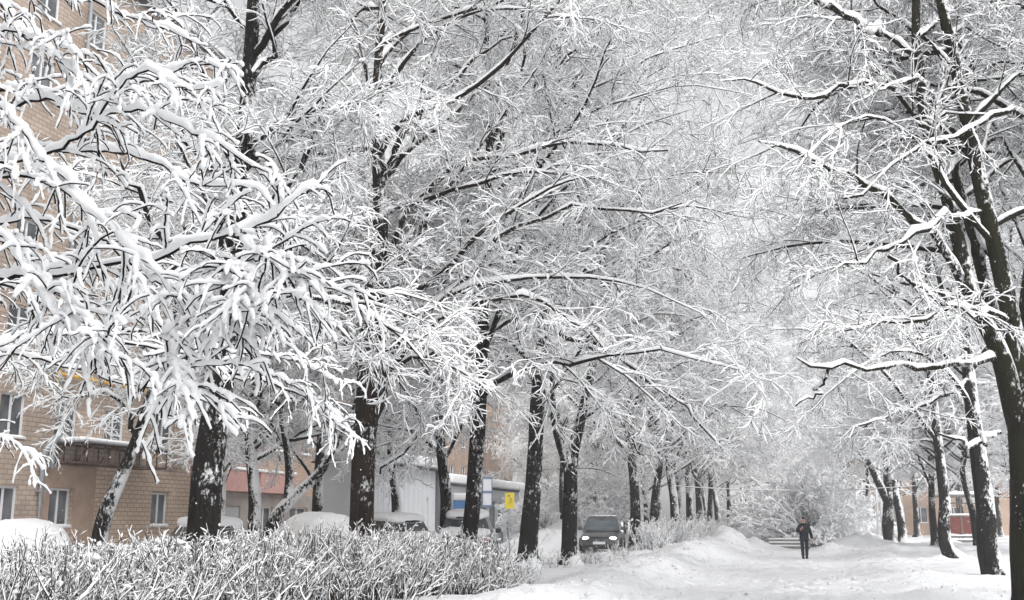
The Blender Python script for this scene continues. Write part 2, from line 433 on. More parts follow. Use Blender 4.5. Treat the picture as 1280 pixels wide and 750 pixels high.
# left row, from the nearest to the far end
tree_from_px('linden_tree', 'thick black linden trunk behind the near hedge, nearest the brick building',
    [(256,640,17,46),(263,560,17,44),(275,482,17,40),(286,390,17,30),(297,250,17,26),(309,130,17,24),(317,0,17,19),(324,-140,17,15)], 17, M['bark'], extend=4, group=ROW_L,
    traced=[[(272,480,17,20),(250,420,16.6,14),(215,330,16,11),(180,250,15.5,8),(150,200,15,4)],
            [(290,350,17,16),(330,270,17,11),(380,200,17.3,8),(410,120,17.5,4)],
            [(300,220,17,14),(340,160,17,10),(390,140,17,7),(440,135,17,4)],
            [(300,230,17,12),(270,140,17,9),(240,60,17,6),(200,-20,17,4)],
            [(308,110,17,12),(350,40,17,8),(385,-30,17,5)]], n_limb=24, Lmax=4.6, zmin=3.0)
tree_from_px('linden_tree', 'brown-black linden trunk with a broken stub, second in the left row',
    [(452,650,22,35),(455,560,22,35),(463,470,22,37),(470,380,22,27),(475,260,22,23),(471,140,22,16),(478,0,22,11),(482,-120,22,9)], 22, M['bark_brown'], extend=3.5, group=ROW_L,
    more_stems=[([(458,480,22,22),(457,420,21.9,15),(459,352,21.8,12)], 0)],
    traced=[[(482,440,22,14),(500,420,21.8,12),(560,370,21.4,9),(640,285,21,8),(700,262,20.7,6),(790,262,20.4,4),(850,258,20,3)],
            [(478,470,22,14),(520,425,21.7,10),(600,378,21.3,8),(660,372,21,6),(715,400,20.6,5),(760,440,20.3,3)],
            [(485,330,22,13),(520,250,22,10),(580,205,21.8,8),(640,196,21.6,6),(720,182,21.3,5),(840,186,21,3)],
            [(450,470,22,12),(440,410,22,9),(425,365,22,7),(390,340,22,5),(350,330,22,3)],
            [(440,440,22,10),(410,395,22,7),(360,370,22.3,4)],
            [(470,520,22,12),(490,470,21.8,8),(530,445,21.6,6),(570,460,21.4,4),(600,480,21.3,3)],
            [(478,220,22,12),(530,130,22,8),(590,80,22,5),(640,40,22,3)]], n_limb=24, Lmax=5.0, zmin=4.2, reach=(1, 12, 7, 10))
tree_from_px('linden_tree', 'slim black linden trunk rising from the hedge end, left of the yellow sign',
    [(584,690,25,24),(590,640,25,23),(597,540,25,23),(601,480,25,18),(605,350,25,14),(612,210,25,12),(608,60,25,9),(606,-60,25,7)], 25, M['bark'], base_px=582, extend=3, group=ROW_L,
    traced=[[(598,540,25,12),(570,490,25,9),(540,468,24.8,7),(500,455,24.6,4)],
            [(592,530,25,9),(550,515,25,6),(510,560,25,5),(470,590,25,3)],
            [(604,420,25,11),(650,350,25,8),(700,290,24.8,6),(740,200,24.6,4)],
            [(606,330,25,10),(575,250,25,7),(560,170,25,4)],
            [(610,200,25,9),(660,120,25,6),(720,60,25,4)]], n_limb=24, Lmax=5.2, zmin=4.6, reach=(1, 12, 7, 10))
tree_from_px('linden_tree', 'black linden trunk standing alone between the yellow sign and the dark car',
    [(660,690,32,27),(667,600,32,24),(672,500,32,20),(681,380,32,14),(690,250,32,10),(698,100,32,7),(700,0,32,5)], 32, M['bark'], base_px=659, extend=2, group=ROW_L,
    traced=[[(676,480,32,9),(640,430,32,7),(600,410,32,4)],[(681,400,32,9),(730,430,31.5,7),(780,450,31,5),(830,490,30.7,3)],
            [(685,330,32,9),(740,270,31.7,6),(800,240,31.4,4)],[(675,500,32,8),(650,450,32,6),(610,450,32,3)]], n_limb=26, Lmax=5.8, zmin=5.0, reach=(1, 13, 7.0, 10))
tree_from_px('linden_tree', 'forked black linden trunk just left of the oncoming dark car',
    [(712,690,35,22),(713,620,35,21),(714,580,35,20),(727,520,35,13),(738,470,35,12),(747,420,35,10),(752,340,35,8),(756,200,35,6),(760,60,35,5)], 35, M['bark'], base_px=712, extend=2, group=ROW_L,
    more_stems=[([(713,595,35,14),(704,570,35,11),(694,535,35,9),(690,470,35,7),(680,380,35,5)], 2)],
    traced=[[(745,430,35,7),(800,470,34.5,5),(850,500,34,4),(900,560,33.6,2.5)],[(752,350,35,7),(810,330,34.5,5),(870,350,34,3)],
            [(735,490,35,7),(775,520,34.6,5),(800,570,34.4,3)]], n_limb=26, Lmax=6.0, zmin=5.2, reach=(1, 13, 7.0, 10), limb_stem=[0, 1])
# the big stems at the right edge
tree_from_px('maple_tree', 'massive mossy tree with several snow-lined stems at the right edge of the path',
    [(1291,700,18,56),(1288,620,18,54),(1283,540,18,52),(1276,470,18,42),(1264,400,18,27),(1242,300,18,24),(1219,200,18,22),(1197,90,18,19),(1176,0,18,15),(1160,-110,18,11)], 18, M['bark_moss'], base_px=1292, extend=2.5, group=ROW_R,
    more_stems=[([(1286,575,18,36),(1268,505,17.95,34),(1249,440,17.85,27),(1214,370,17.8,22),(1198,300,17.8,20),(1183,245,17.8,19),(1157,150,17.8,17),(1146,60,17.8,14),(1132,-60,17.8,10)], 2.5),
                ([(1282,530,18.1,30),(1260,450,18.2,24),(1238,380,18.3,18),(1215,290,18.4,16),(1195,215,18.6,14),(1185,120,18.8,10)], 2),
                ([(1290,560,18,40),(1286,480,18,36),(1288,380,18,32),(1300,280,18,28),(1310,100,18,20)], 3)],
    traced=[[(1201,350,17.8,16),(1170,300,17.4,13),(1120,255,17,11),(1060,222,16.6,9),(1010,192,16.2,7),(950,175,15.8,4)],
            [(1157,105,17.8,12),(1110,107,17.3,9),(1050,108,16.8,8),(1000,125,16.3,6),(955,110,16,4),(900,100,15.6,2.5)],
            [(1100,45,17.8,13),(1075,30,17.5,10),(1040,5,17.2,9),(1010,-15,17,8)],
            [(1265,135,18,9),(1225,155,17.5,7),(1160,180,17,6),(1110,215,16.6,5),(1060,250,16.2,4)],
            [(1225,265,18,10),(1180,272,17.3,8),(1140,293,16.8,7),(1090,315,16.5,5),(1040,340,16.2,3)],
            [(1250,455,18,12),(1180,455,17,9),(1110,458,16.4,7),(1040,460,16,5),(1015,461,15.8,4),(990,448,15.6,2)],
            [(1035,461,16,5),(1022,488,15.95,4),(1004,508,15.9,3)],
            [(1110,320,16.6,6),(1130,340,16.6,5),(1170,375,16.6,5),(1215,395,16.5,4),(1250,410,16.4,3)],
            [(1260,400,18,9),(1200,385,17,6),(1140,405,16.4,5),(1060,410,16,3)],
            [(1250,540,17.6,8),(1215,560,17,5),(1180,540,16.6,3)]], n_limb=26, Lmax=4.4, zmin=5.0, reach=(-1, 7, 4.5, 7), th=.010, traced_n2=7, front=.1, zclear=3.9, n3=8, n4=6, l2=(.9, 2.2), l3=(.4, 1.0), l4=(.18, .4))
tree_from_px('linden_tree', 'leaning trunk with snow caked on its right side, next to the right edge tree',
    [(1239,700,30,28),(1232,640,30,26),(1224,580,30,24),(1213,490,30,19),(1207,420,30,15),(1203,330,30,13),(1205,200,30,10),(1200,60,30,7)], 30, M['bark_snowy'], base_px=1241, extend=2.5, group=ROW_R,
    traced=[[(1215,470,30,8),(1170,500,29.4,6),(1110,520,29,4),(1060,545,28.6,3)],[(1207,400,30,8),(1150,420,29.5,6),(1080,400,29,4)]], n_limb=26, Lmax=5.6, zmin=5.2, reach=(-1, 13, 6.5, 9.5))
tree_from_px('linden_tree', 'speckled slim trunk leaning left beside the red-brown booth',
    [(1187,690,41,17),(1180,620,41,15),(1171,540,41,13),(1162,450,41,11),(1160,330,41,9),(1165,200,41,7),(1170,80,41,5)], 41, M['bark_snowy'], base_px=1190, extend=2, group=ROW_R, n_limb=26, Lmax=5.8, zmin=5.5, reach=(-1, 13, 6.5, 9.5), th=.014)

# generic trees for the rest of the rows and the woods behind
def generic(name, label, seed, height, r0, bark, lean=(0, 0), **kw):
    global rng
    keep = rng; rng = np.random.default_rng(seed)
    n = 7; zs = np.linspace(-.15, height, n)
    pts = np.stack([lean[0]*zs/height+np.r_[0, 0, rng.normal(0, .22, n-2)], lean[1]*zs/height+np.r_[0, 0, rng.normal(0, .22, n-2)], zs], -1)
    rad = r0*(1-.85*np.linspace(0, 1, n)**.9)
    t = make_tree(name, label, [(pts, rad)], (0, 0, 0), bark, **kw)
    rng = keep
    return t
protos = []
for k, (h, r, lean) in enumerate(((15.5, .27, (.3, .2)), (17, .30, (-.5, .3)), (14.5, .24, (.9, -.3)), (16.5, .28, (-.2, -.6)))):
    protos.append(generic('linden_tree', 'x', 40+k, h, r, M['bark'] if k % 2 == 0 else M['bark_snowy'], lean, n_limb=26, Lmax=5.6, Lmin=1.8, reach=(1, 16, 6.5, 9.5), zmin=3.6+.4*k, n2=8, n3=8, n4=6, th=.016, lscale=1.1, front=None))
far_protos = []
for k, (h, r) in enumerate(((15, .25), (17.5, .3), (13, .22))):
    far_protos.append(generic('linden_tree', 'x', 60+k, h, r, M['bark_snowy'], (.4*k, -.3), n_limb=24, Lmax=5.4, Lmin=1.8, zmin=2.6+.4*k, n2=7, n3=7, n4=5, th=.024, lscale=1.25, front=None))
used = set()
def place(proto, px, Y, rot, scale, label, group):
    b = on_ground(px, Y)
    if proto.name not in used:
        used.add(proto.name); r = proto; r.location = Vector(b); r.rotation_euler = (0, 0, rot); r.scale = (scale,)*3; r['label'] = label; r['group'] = group
        return r
    return dup(proto, b, rot, scale, label, group)

mid = [  # px, depth, proto, scale, label, group
 (792, 51, 0, 1.0, 'black trunk at the right side of the dark car, near end of the far hedge', ROW_L),
 (814, 55, 2, .95, 'leaning black trunk inside the far hedge, second past the dark car', ROW_L),
 (843, 62, 1, .95, 'upright trunk in the far hedge, third past the dark car', ROW_L),
 (861, 69, 3, .9, 'thin trunk midway along the far hedge, fourth past the dark car', ROW_L),
 (872, 77, 0, .95, 'thin trunk midway along the far hedge, fifth past the dark car', ROW_L),
 (884, 84, 2, .95, 'faint trunk near the far end of the far hedge, sixth past the dark car', ROW_L),
 (896, 92, 1, .95, 'faint trunk beyond the far hedge end, seventh past the dark car', ROW_L),
 (911, 98, 3, 1.0, 'dark thin trunk beyond the far hedge end, last clear one of the left row', ROW_L),
 (1177, 56, 3, .85, 'thin trunk just left of the speckled leaning one, right of the path', ROW_R),
 (1163, 61, 0, .8, 'thinnest snowy trunk left of the red-brown booth', ROW_R),
 (1215, 57, 2, .8, 'slim trunk partly hiding the right half of the red-brown booth', ROW_R),
 (556, 37, 0, .85, 'dark grey trunk rising in front of the white pavilion corner and blue panel', 'trees along the parked cars'),
 (322, 34, 1, .8, 'thin dark trunk in front of the grey shop door and red sign', 'trees along the parked cars'),
]
for i, (px, Y, k, sc, lab, grp) in enumerate(mid):
    place(protos[k], px, Y, ((.45*math.sin(2.1*i)) if grp != ROW_R else math.pi+.45*math.sin(2.1*i)), sc, lab, grp)
for i, (s_, t_, k) in enumerate(((-5, -8.0, 1), (-12, -7.6, 3), (-4, 5.4, 0), (-11, 5.2, 2), (-2, -16, 3))):  # unseen avenue trees behind the camera, added to shade the near boughs
    b = np.r_[W(s_, t_), 0.0]; b[2] = gz(b[0], b[1])
    dup(protos[k], b, (0 if t_ < 0 else math.pi)+.3*math.sin(3*i), 1.0, 'unseen snowy linden continuing the avenue, added behind the viewpoint to shade the near boughs', 'unseen avenue trees added behind the viewpoint for shade')
keep_ = rng; rng = np.random.default_rng(90)
tree_from_px('linden_tree', 'twin trunk beside the pale lamp poles on the right of the path',
    [(1112,670,70,16),(1111,620,70,15),(1110,560,70,13),(1112,480,70,10),(1118,380,70,8),(1122,300,70,5)], 70, M['bark_snowy'], base_px=1112, extend=2, group=ROW_R,
    more_stems=[([(1131,690,69.6,12),(1124,640,69.7,11),(1116,600,69.9,10)], 0), ([(1109,625,70,13),(1092,590,69.8,10),(1072,540,69.6,8),(1052,495,69.4,6),(1040,440,69.4,4)], 1)],
    limb_stem=[0, 2], n_limb=26, Lmax=5.4, zmin=4.6, th=.02, front=None, n4=5, reach=(-1, 6, 5, 7))
rng = keep_
# far stands: behind the rows on both sides and across the end of the avenue
_f = np.random.default_rng(21)
def far_at(px, Y, lab, grp): place(far_protos[int(_f.integers(0, 3))], px, Y, _f.uniform(0, 6.28), _f.uniform(.85, 1.12), lab, grp)
for px, Y in ((110, 47), (215, 50), (330, 49), (400, 56), (480, 62), (520, 72)):
    pass
for i in range(6):
    far_at(908+17*i+_f.uniform(-4, 4), 112+7*i, 'pale snowy tree at the far end of the avenue', 'pale trees closing the far end of the avenue')
for i in range(10):
    far_at(655+25*i+_f.uniform(-9, 9), _f.uniform(80, 120), 'pale snowy tree across the road behind the left row', 'pale trees across the road on the left')
for i in range(9):
    far_at(1058+30*i+_f.uniform(-9, 9), _f.uniform(74, 104), 'snowy tree in the yard behind the right row', 'trees in the yard right of the path')
for i in range(4):
    far_at((1262, 1300, 1345, 1400)[i], (58, 44, 52, 40)[i], 'snowy tree standing further right behind the right row', 'trees behind the right edge tree')

# leaning street trees by the parked cars
tree_from_px('leaning_tree', 'leaning snow-streaked trunk between the snowed-in cars and the brick wall',
    [(131,645,27,22),(150,600,27,19),(172,545,27,15),(192,480,27,11),(215,400,27,8),(235,300,27,6)], 27, M['bark_snowy'], base_px=127, extend=2, group='trees along the parked cars', n_limb=18, Lmax=4.0, zmin=3.6, th=.014,
    traced=[[(172,545,27,9),(150,500,26.6,6),(110,490,26.3,4),(70,505,26,3)],[(180,520,27,8),(230,520,26.6,5),(290,540,26.3,3)]])
tree_from_px('leaning_tree', 'low forked trunk leaning right over the long snowed-in car',
    [(346,645,34,20),(368,620,34,17),(398,592,34,14),(425,550,34,10),(450,490,34,8),(462,400,34,6)], 34, M['bark_snowy'], base_px=340, extend=2, group='trees along the parked cars', n_limb=18, Lmax=4.2, zmin=3.4, th=.015,
    more_stems=[([(360,632,34,15),(362,590,34,12),(355,540,34,9),(340,460,34,6)], 2)])
for px, Y, k, lab in ((400, 44, 1, 'snowy street tree in front of the grey shops'), (495, 41, 0, 'snowy street tree in front of the white pavilion'),
                 (705, 58, 2, 'snowy street tree beyond the yellow sign, left of the dark car'), (275, 46, 1, 'snowy street tree before the low red-signed shop')):
    place(far_protos[k], px, Y, px*.37 % 6.28, .85, lab, 'trees along the parked cars')

# ------------------------------------------------------------------ the near tree whose snow-laden boughs enter from the left
def near_tree():
    Y0 = 7.2
    base = on_ground(-290, Y0)
    root = thing('snow_laden_tree', 'nearest tree, its thick snow-laden boughs reaching in from the left edge', 'tree', base)
    st = [(-290,1000,Y0,40),(-285,700,Y0,36),(-275,450,Y0,33),(-262,250,Y0,28),(-250,60,Y0,24),(-240,-200,Y0,14)]
    pts, rad = trace(st); pts.insert(0, base-np.array([0, 0, .1])); rad.insert(0, rad[0])
    part('trunk', trunk_mesh([(pts, rad)], base), M['bark_snowy'], root, True, base)
    T = [
     [(-255,120,7.2,12),(-80,60,7.0,8),(0,52,6.8,6),(60,52,6.6,4),(100,70,6.4,2)],
     [(-245,-60,7.2,12),(-60,-40,7.2,9),(28,0,7.0,8),(62,32,6.9,7),(100,62,6.7,6),(140,97,6.5,5),(150,125,6.4,3)],
     [(-265,330,7.2,12),(-60,210,6.7,8),(75,166,6.4,7),(122,137,6.2,6),(136,110,6.15,6),(160,84,6.1,5),(182,68,6.0,5),(240,76,5.9,4),(280,74,5.8,2)],
     [(-260,250,7.2,10),(20,135,6.8,7),(125,140,6.3,6),(175,140,6.2,6),(212,162,6.1,5),(262,182,6.0,5),(292,206,5.9,4),(318,228,5.9,2)],
     [(-262,260,7.2,10),(-20,120,7.4,7),(100,130,7.2,6),(180,118,7.0,5),(232,100,6.9,5),(272,88,6.8,4),(318,100,6.7,2)],
     [(-270,420,7.2,16),(-60,345,6.6,10),(50,347,6.3,9),(110,336,6.1,8),(165,322,6.0,8),(203,313,5.9,7),(244,304,5.8,7),(300,291,5.7,6),(322,285,5.7,5),(352,262,5.6,4),(400,240,5.6,2)],
     [(165,322,6.0,6),(180,330,5.95,6),(207,350,5.9,5),(260,380,5.8,5),(290,395,5.75,4),(322,424,5.7,2)],
     [(207,350,5.9,5),(207,390,5.8,4),(218,412,5.8,4),(235,440,5.75,4),(262,470,5.7,2)],
     [(110,336,6.1,6),(60,350,5.9,5),(90,378,5.8,5),(112,404,5.7,4),(135,432,5.7,4),(152,466,5.6,2)],
     [(300,291,5.7,5),(330,312,5.7,5),(352,318,5.65,4),(378,330,5.6,4),(400,362,5.6,2)],
     [(305,290,5.7,5),(318,330,5.7,4),(326,365,5.7,4),(340,400,5.7,2)],
     [(-262,300,7.2,12),(-60,215,6.3,8),(0,190,6.0,7),(60,200,5.9,6),(110,232,5.8,6),(150,262,5.7,5),(190,300,5.6,4),(215,330,5.6,2)],
     [(-265,350,7.2,12),(-80,270,6.2,8),(0,268,6.0,7),(40,284,5.9,6),(70,318,5.8,5),(100,360,5.7,4),(120,390,5.7,2)],
     [(-260,200,7.2,10),(-60,120,6.2,7),(0,150,6.1,6),(30,185,6.0,6),(70,220,5.9,5),(95,262,5.9,4),(105,300,5.8,2)],
     [(-272,440,7.2,12),(-80,390,7.6,8),(0,376,7.9,6),(40,396,8.2,5),(85,420,8.4,4),(130,450,8.6,3)],
     [(-275,480,7.4,12),(-80,440,8.8,7),(20,445,9.8,5),(80,462,10.3,4),(150,482,10.8,4),(210,494,11,3),(270,508,11.2,3),(300,528,11.2,2)],
     [(-278,520,7.4,12),(-60,450,8.6,8),(60,430,9.6,6),(180,445,10.4,5),(280,475,11,5),(360,500,11.3,4),(410,525,11.4,3),(440,560,11.5,2)],
     [(280,475,11,4),(340,470,11.2,4),(390,492,11.3,3),(425,520,11.4,3),(445,545,11.4,2)],
     [(180,445,10.4,4),(260,432,10.8,4),(320,436,11,3),(370,450,11.2,3),(410,480,11.2,2)],
     [(-278,540,7.4,10),(-100,520,9.0,5),(-10,552,9.8,3),(25,572,10,2),(52,600,10,2)],
     [(-255,100,7.2,10),(-20,-30,7.6,7),(80,-20,7.8,6),(150,10,7.9,5),(210,30,8,4),(260,50,8,2)],
     [(-262,300,7.2,12),(-40,230,7.3,7),(80,200,7.4,6),(170,215,7.4,6),(240,250,7.4,5),(300,255,7.4,4),(345,290,7.4,2)],
     [(-268,380,7.2,12),(-40,300,7.0,7),(60,270,7.0,6),(130,290,7.0,6),(190,345,7.0,5),(220,400,7.0,4),(238,440,7,2)],
    ]
    K = 60
    LP, LR = [], []
    for t in T:
        q, r = resample(*trace(t), K)
        q = q+np.r_[np.zeros((1, 3)), np.cumsum(rng.normal(0, .010, (K-1, 3)), 0)]
        LP.append(q); LR.append(np.maximum(r*.62, .004))
    LP = np.array(LP); LR = np.array(LR)
    P2, R2 = kids(LP, LR, 14, .3, 1, .72, .8, (.25, .75), 20, .01, -.085, .075, .011, lenfall=.45)
    P3, R3 = kids(P2, R2, 4, .12, .95, .8, .9, (.10, .32), 8, -.10, -.16, .12, .010, lenfall=.3)
    mb = MB(); mb.add(*tube(LP, LR, 8, rough=.06)); bo = part('branches', mb, M['twig'], root, True, base)
    def thick_snow(Pt, R, th, lump, S=8, gap=0): return snow_tube(Pt, R, S, th, lo=.78, lump=lump, gap=gap, tip=.3, even=True)
    ms = MB(); ms.add(*thick_snow(LP, LR, .0205, .30, 10, .03)); part('branch_snow', ms, M['snow_soft'], bo, True, base)
    mt = MB(); mt.add(*tube(P2, np.maximum(R2, .006), 5)); mt.add(*tube(P3, np.maximum(R3, .005), 4))
    to = part('twigs', mt, M['twig'], root, True, base)
    mts = MB(); mts.add(*thick_snow(P2, R2, .0132, .34, 8, .05)); mts.add(*thick_snow(P3, R3, .0098, .32, 7, .04))
    part('twig_snow', mts, M['snow_soft'], to, True, base)
near_tree()

# ------------------------------------------------------------------ hedges and shrubs
def hedge(name, label, cat, a, b, width, height, n, th, bark, lean=.5, nk=3, blobn=200, group=None, smin=.55, base_z=None, klen=(.18, .5)):
    a = np.asarray(a, float); b = np.asarray(b, float); base = np.r_[(a+b)/2, 0]; base[2] = gz(*base[:2])
    root = thing(name, label, cat, base, 0, group)
    u = rng.random(n); off = rng.normal(0, width*.33, n)
    d = norm((b-a)[None])[0]; pn = np.array([-d[1], d[0]])
    xy = a[None]+(b-a)[None]*u[:, None]+pn[None]*off[:, None]
    z = ground_z(xy[:, 0], xy[:, 1])
    p = np.c_[xy, z-.05]
    dr = np.c_[rng.normal(0, lean, (n, 2)), np.ones(n)]
    L = height*rng.uniform(smin, 1.06, n)*(1+.35*vnoise(u*17, 2.2))
    S1 = grow(p, dr, L, 7, .02, .06, .13)
    # shear tops level
    S1[..., 2] = np.minimum(S1[..., 2], z[:, None]+height*(1.02+.06*rng.random((n, 1))))
    R1 = np.repeat((rng.uniform(.006, .012, n))[:, None], 7, 1)*np.linspace(1, .55, 7)[None]
    K1, KR1 = kids(S1, R1, nk, .2, 1, .7, 1.5, klen, 5, .06, .06, .12, .014, taper=.5)
    K2, KR2 = kids(K1, KR1, 2, .2, 1, .7, 1.5, (.08, .26), 4, .06, .05, .12, .016, taper=.5)
    for q in (K1, K2): q[..., 2] = np.minimum(q[..., 2], (z.max() if base_z is None else base_z)+height*1.12)
    mb = MB(); mb.add(*tube(S1, R1, 4)); mb.add(*tube(K1, np.maximum(KR1, .004), 3)); mb.add(*tube(K2, np.maximum(KR2, .0035), 3))
    so = part('stems', mb, bark, root, True, base)
    ms = MB()
    for q, r, t in ((S1, R1, th), (K1, KR1, th*.95), (K2, KR2, th*.9)):
        ms.add(*snow_tube(q, r, 6, t, lo=.5, gap=.36, lump=.3, tip=.8))
    pool = np.concatenate([S1[:, 2:].reshape(-1, 3), K1.reshape(-1, 3), K2.reshape(-1, 3)])
    if blobn: ms.add(*blobs(pool[rng.integers(0, len(pool), blobn)], rng.uniform(1.0, 2.3, blobn)*th, 1.15))
    if blobn > 1000:      # clumps bridging the tops
        k = rng.integers(0, n, blobn//18); ms.add(*blobs(S1[k, -1]-np.array([0, 0, .05]), rng.uniform(.03, .07, len(k)), .6))
    part('snow', ms, M['snow'], so, True, base)
    return root
pa, pb = P(-70, 700, 13.5)[:2], P(600, 700, 24)[:2]
hedge('hedge', 'long leafless clipped hedge holding snow along the bottom left of the path', 'hedge', pa, pb, 1.2, 1.27, 4000, .0080, M['twig_brown'], blobn=6000, lean=.36, klen=(.14, .42), nk=4)
hedge('shrub', 'sparse leafless end of the hedge beside the lone black trunk', 'shrub', P(600, 720, 24.5)[:2], P(646, 720, 26)[:2], .7, .75, 90, .012, M['twig_brown'], blobn=30, lean=.6)
hedge('hedge', 'far leafless hedge running from the dark car to the end of the path', 'hedge', W(49.5, -6.9), W(90, -6.4), .9, 1.45, 1700, .022, M['twig_brown'], blobn=3500, lean=.3)
for i, (px, Y, h, n, lab) in enumerate(((690, 33, .5, 14, 'few bare sprigs at the foot of the lone black trunk'), (735, 38, .45, 22, 'few bare sprigs poking through snow below the dark car'), (775, 44, .6, 26, 'bare sprigs in the snow right of the dark car'), (765, 31, .2, 8, 'tiny sprigs in the snow bank below the dark car'))):
    c = P(px, 700, Y)[:2]; hedge('shrub', lab, 'shrub', c-np.array([.5, .3]), c+np.array([.5, .3]), .5, h, n, .010, M['twig_brown'], blobn=0, lean=.6)

def bush(label, px, Y, w, h, n, th, seed, group=None):
    """rounded shrub of arching stems bent under snow"""
    b = on_ground(px, Y); root = thing('snowy_bush', label, 'bush', b, 0, group)
    N = n; az = rng.uniform(0, 6.283, N); el = rng.uniform(.25, 1.45, N)
    d = np.c_[np.cos(az)*np.cos(el), np.sin(az)*np.cos(el), np.sin(el)]
    st = np.c_[rng.normal(0, w*.12, (N, 2)), np.zeros(N)]
    L = rng.uniform(.75, 1.1, N)*(w*.5*np.cos(el)+h*np.sin(el))
    S1 = grow(st, d, L, 8, .05, -.14, .07); R1 = np.repeat(np.full((N, 1), .022), 8, 1)*np.linspace(1, .4, 8)[None]
    K1, k1 = kids(S1, R1, 8, .3, 1, .7, 1.4, (.5, 1.2), 5, 0, -.14, .1, .012)
    K2, k2 = kids(K1, k1, 5, .15, 1, .7, 1.4, (.25, .55), 4, 0, -.1, .1, .012)
    for q in (S1, K1, K2): q[..., 2] = np.maximum(q[..., 2], .06)
    mb = MB(); mb.add(*tube(S1, R1, 4)); mb.add(*tube(K1, k1, 3)); mb.add(*tube(K2, k2, 3)); so = part('stems', mb, M['twig'], root, True)
    ms = MB()
    for q, r in ((S1, R1), (K1, k1), (K2, k2)): ms.add(*snow_tube(q, r, 4, th, lo=.7, gap=.06))
    part('snow', ms, M['snow'], so, True)
bush('big rounded bush bowed with snow behind the walking person', 1012, 74, 6.2, 4.6, 130, .068, 1)
bush('snow-bowed bush left of the walking person, beyond the steps', 962, 84, 5.0, 3.6, 80, .055, 2)
bush('snow-covered bush on the mound across the road, left of the dark car', 690, 60, 4.2, 2.4, 70, .05, 3)
bush('snow-covered bush behind the dark car roof', 735, 66, 5.0, 3.0, 70, .05, 4)
bush('snow-covered shrub behind the twin trunk on the right', 1070, 84, 4.0, 3.2, 60, .05, 5)

# ------------------------------------------------------------------ ground, one sheet to the horizon
def ground():
    s = np.r_[-60, -30, np.arange(-15, 14, 1.0), np.arange(14, 52, .11), np.arange(52, 80, .2), np.arange(80, 130, .9), np.geomspace(130, 3000, 34)]
    t = np.r_[-np.geomspace(3000, 31, 26), np.arange(-30, -9, .45), np.arange(-9, -6, .2), np.arange(-6, 5, .11), np.arange(5, 14, .22), np.arange(14, 34, .8), np.geomspace(35, 3000, 26)]
    S, Tm = np.meshgrid(s, t, indexing='ij')
    x = S*D2[0]+Tm*T2[0]; y = S*D2[1]+Tm*T2[1]
    z = ground_z(x, y, True)
    for fs, ft in _feet:
        si = np.searchsorted(s, [fs-.5, fs+.5]); ti = np.searchsorted(t, [ft-.5, ft+.5])
        if si[1]-si[0] < 2: continue
        ds = S[si[0]:si[1], ti[0]:ti[1]]-fs; dt = Tm[si[0]:si[1], ti[0]:ti[1]]-ft
        q = (ds/.17)**2+(dt/.085)**2
        z[si[0]:si[1], ti[0]:ti[1]] += -.11*np.exp(-q**1.5)+.035*np.exp(-(np.sqrt(q)-1.6)**2*3)
    far = (S > 180) | (np.abs(Tm) > 60); z = np.where(far, 0.05, z)
    nS, nT = S.shape; i = np.arange(nS*nT).reshape(nS, nT)
    f = np.stack([i[:-1, :-1], i[1:, :-1], i[1:, 1:], i[:-1, 1:]], -1).reshape(-1, 4)[:, ::-1]
    o = obj('snowy_ground', mesh_data('snowy_ground', np.stack([x, y, z], -1).reshape(-1, 3), f, M['ground'], True))
    tag(o, kind='structure')
ground()
def crumbs():
    r = np.random.default_rng(77); n = 2600
    s = r.uniform(19, 62, n); t = np.where(r.random(n) < .6, r.normal(-4.0, 1.0, n), np.where(r.random(n) < .5, r.normal(2.8, .7, n), r.uniform(-3, 2.5, n)))
    xy = s[:, None]*D2[None]+t[:, None]*T2[None]; sz = r.uniform(.012, .03, n)*np.where(r.random(n) < .12, 2.3, 1)
    z = ground_z(xy[:, 0], xy[:, 1], True)
    o = obj('snow_crumbs', mesh_data('snow_crumbs', *blobs(np.c_[xy, z+sz*.25], sz, .7), M['ground'], True)); tag(o, kind='stuff')
crumbs()

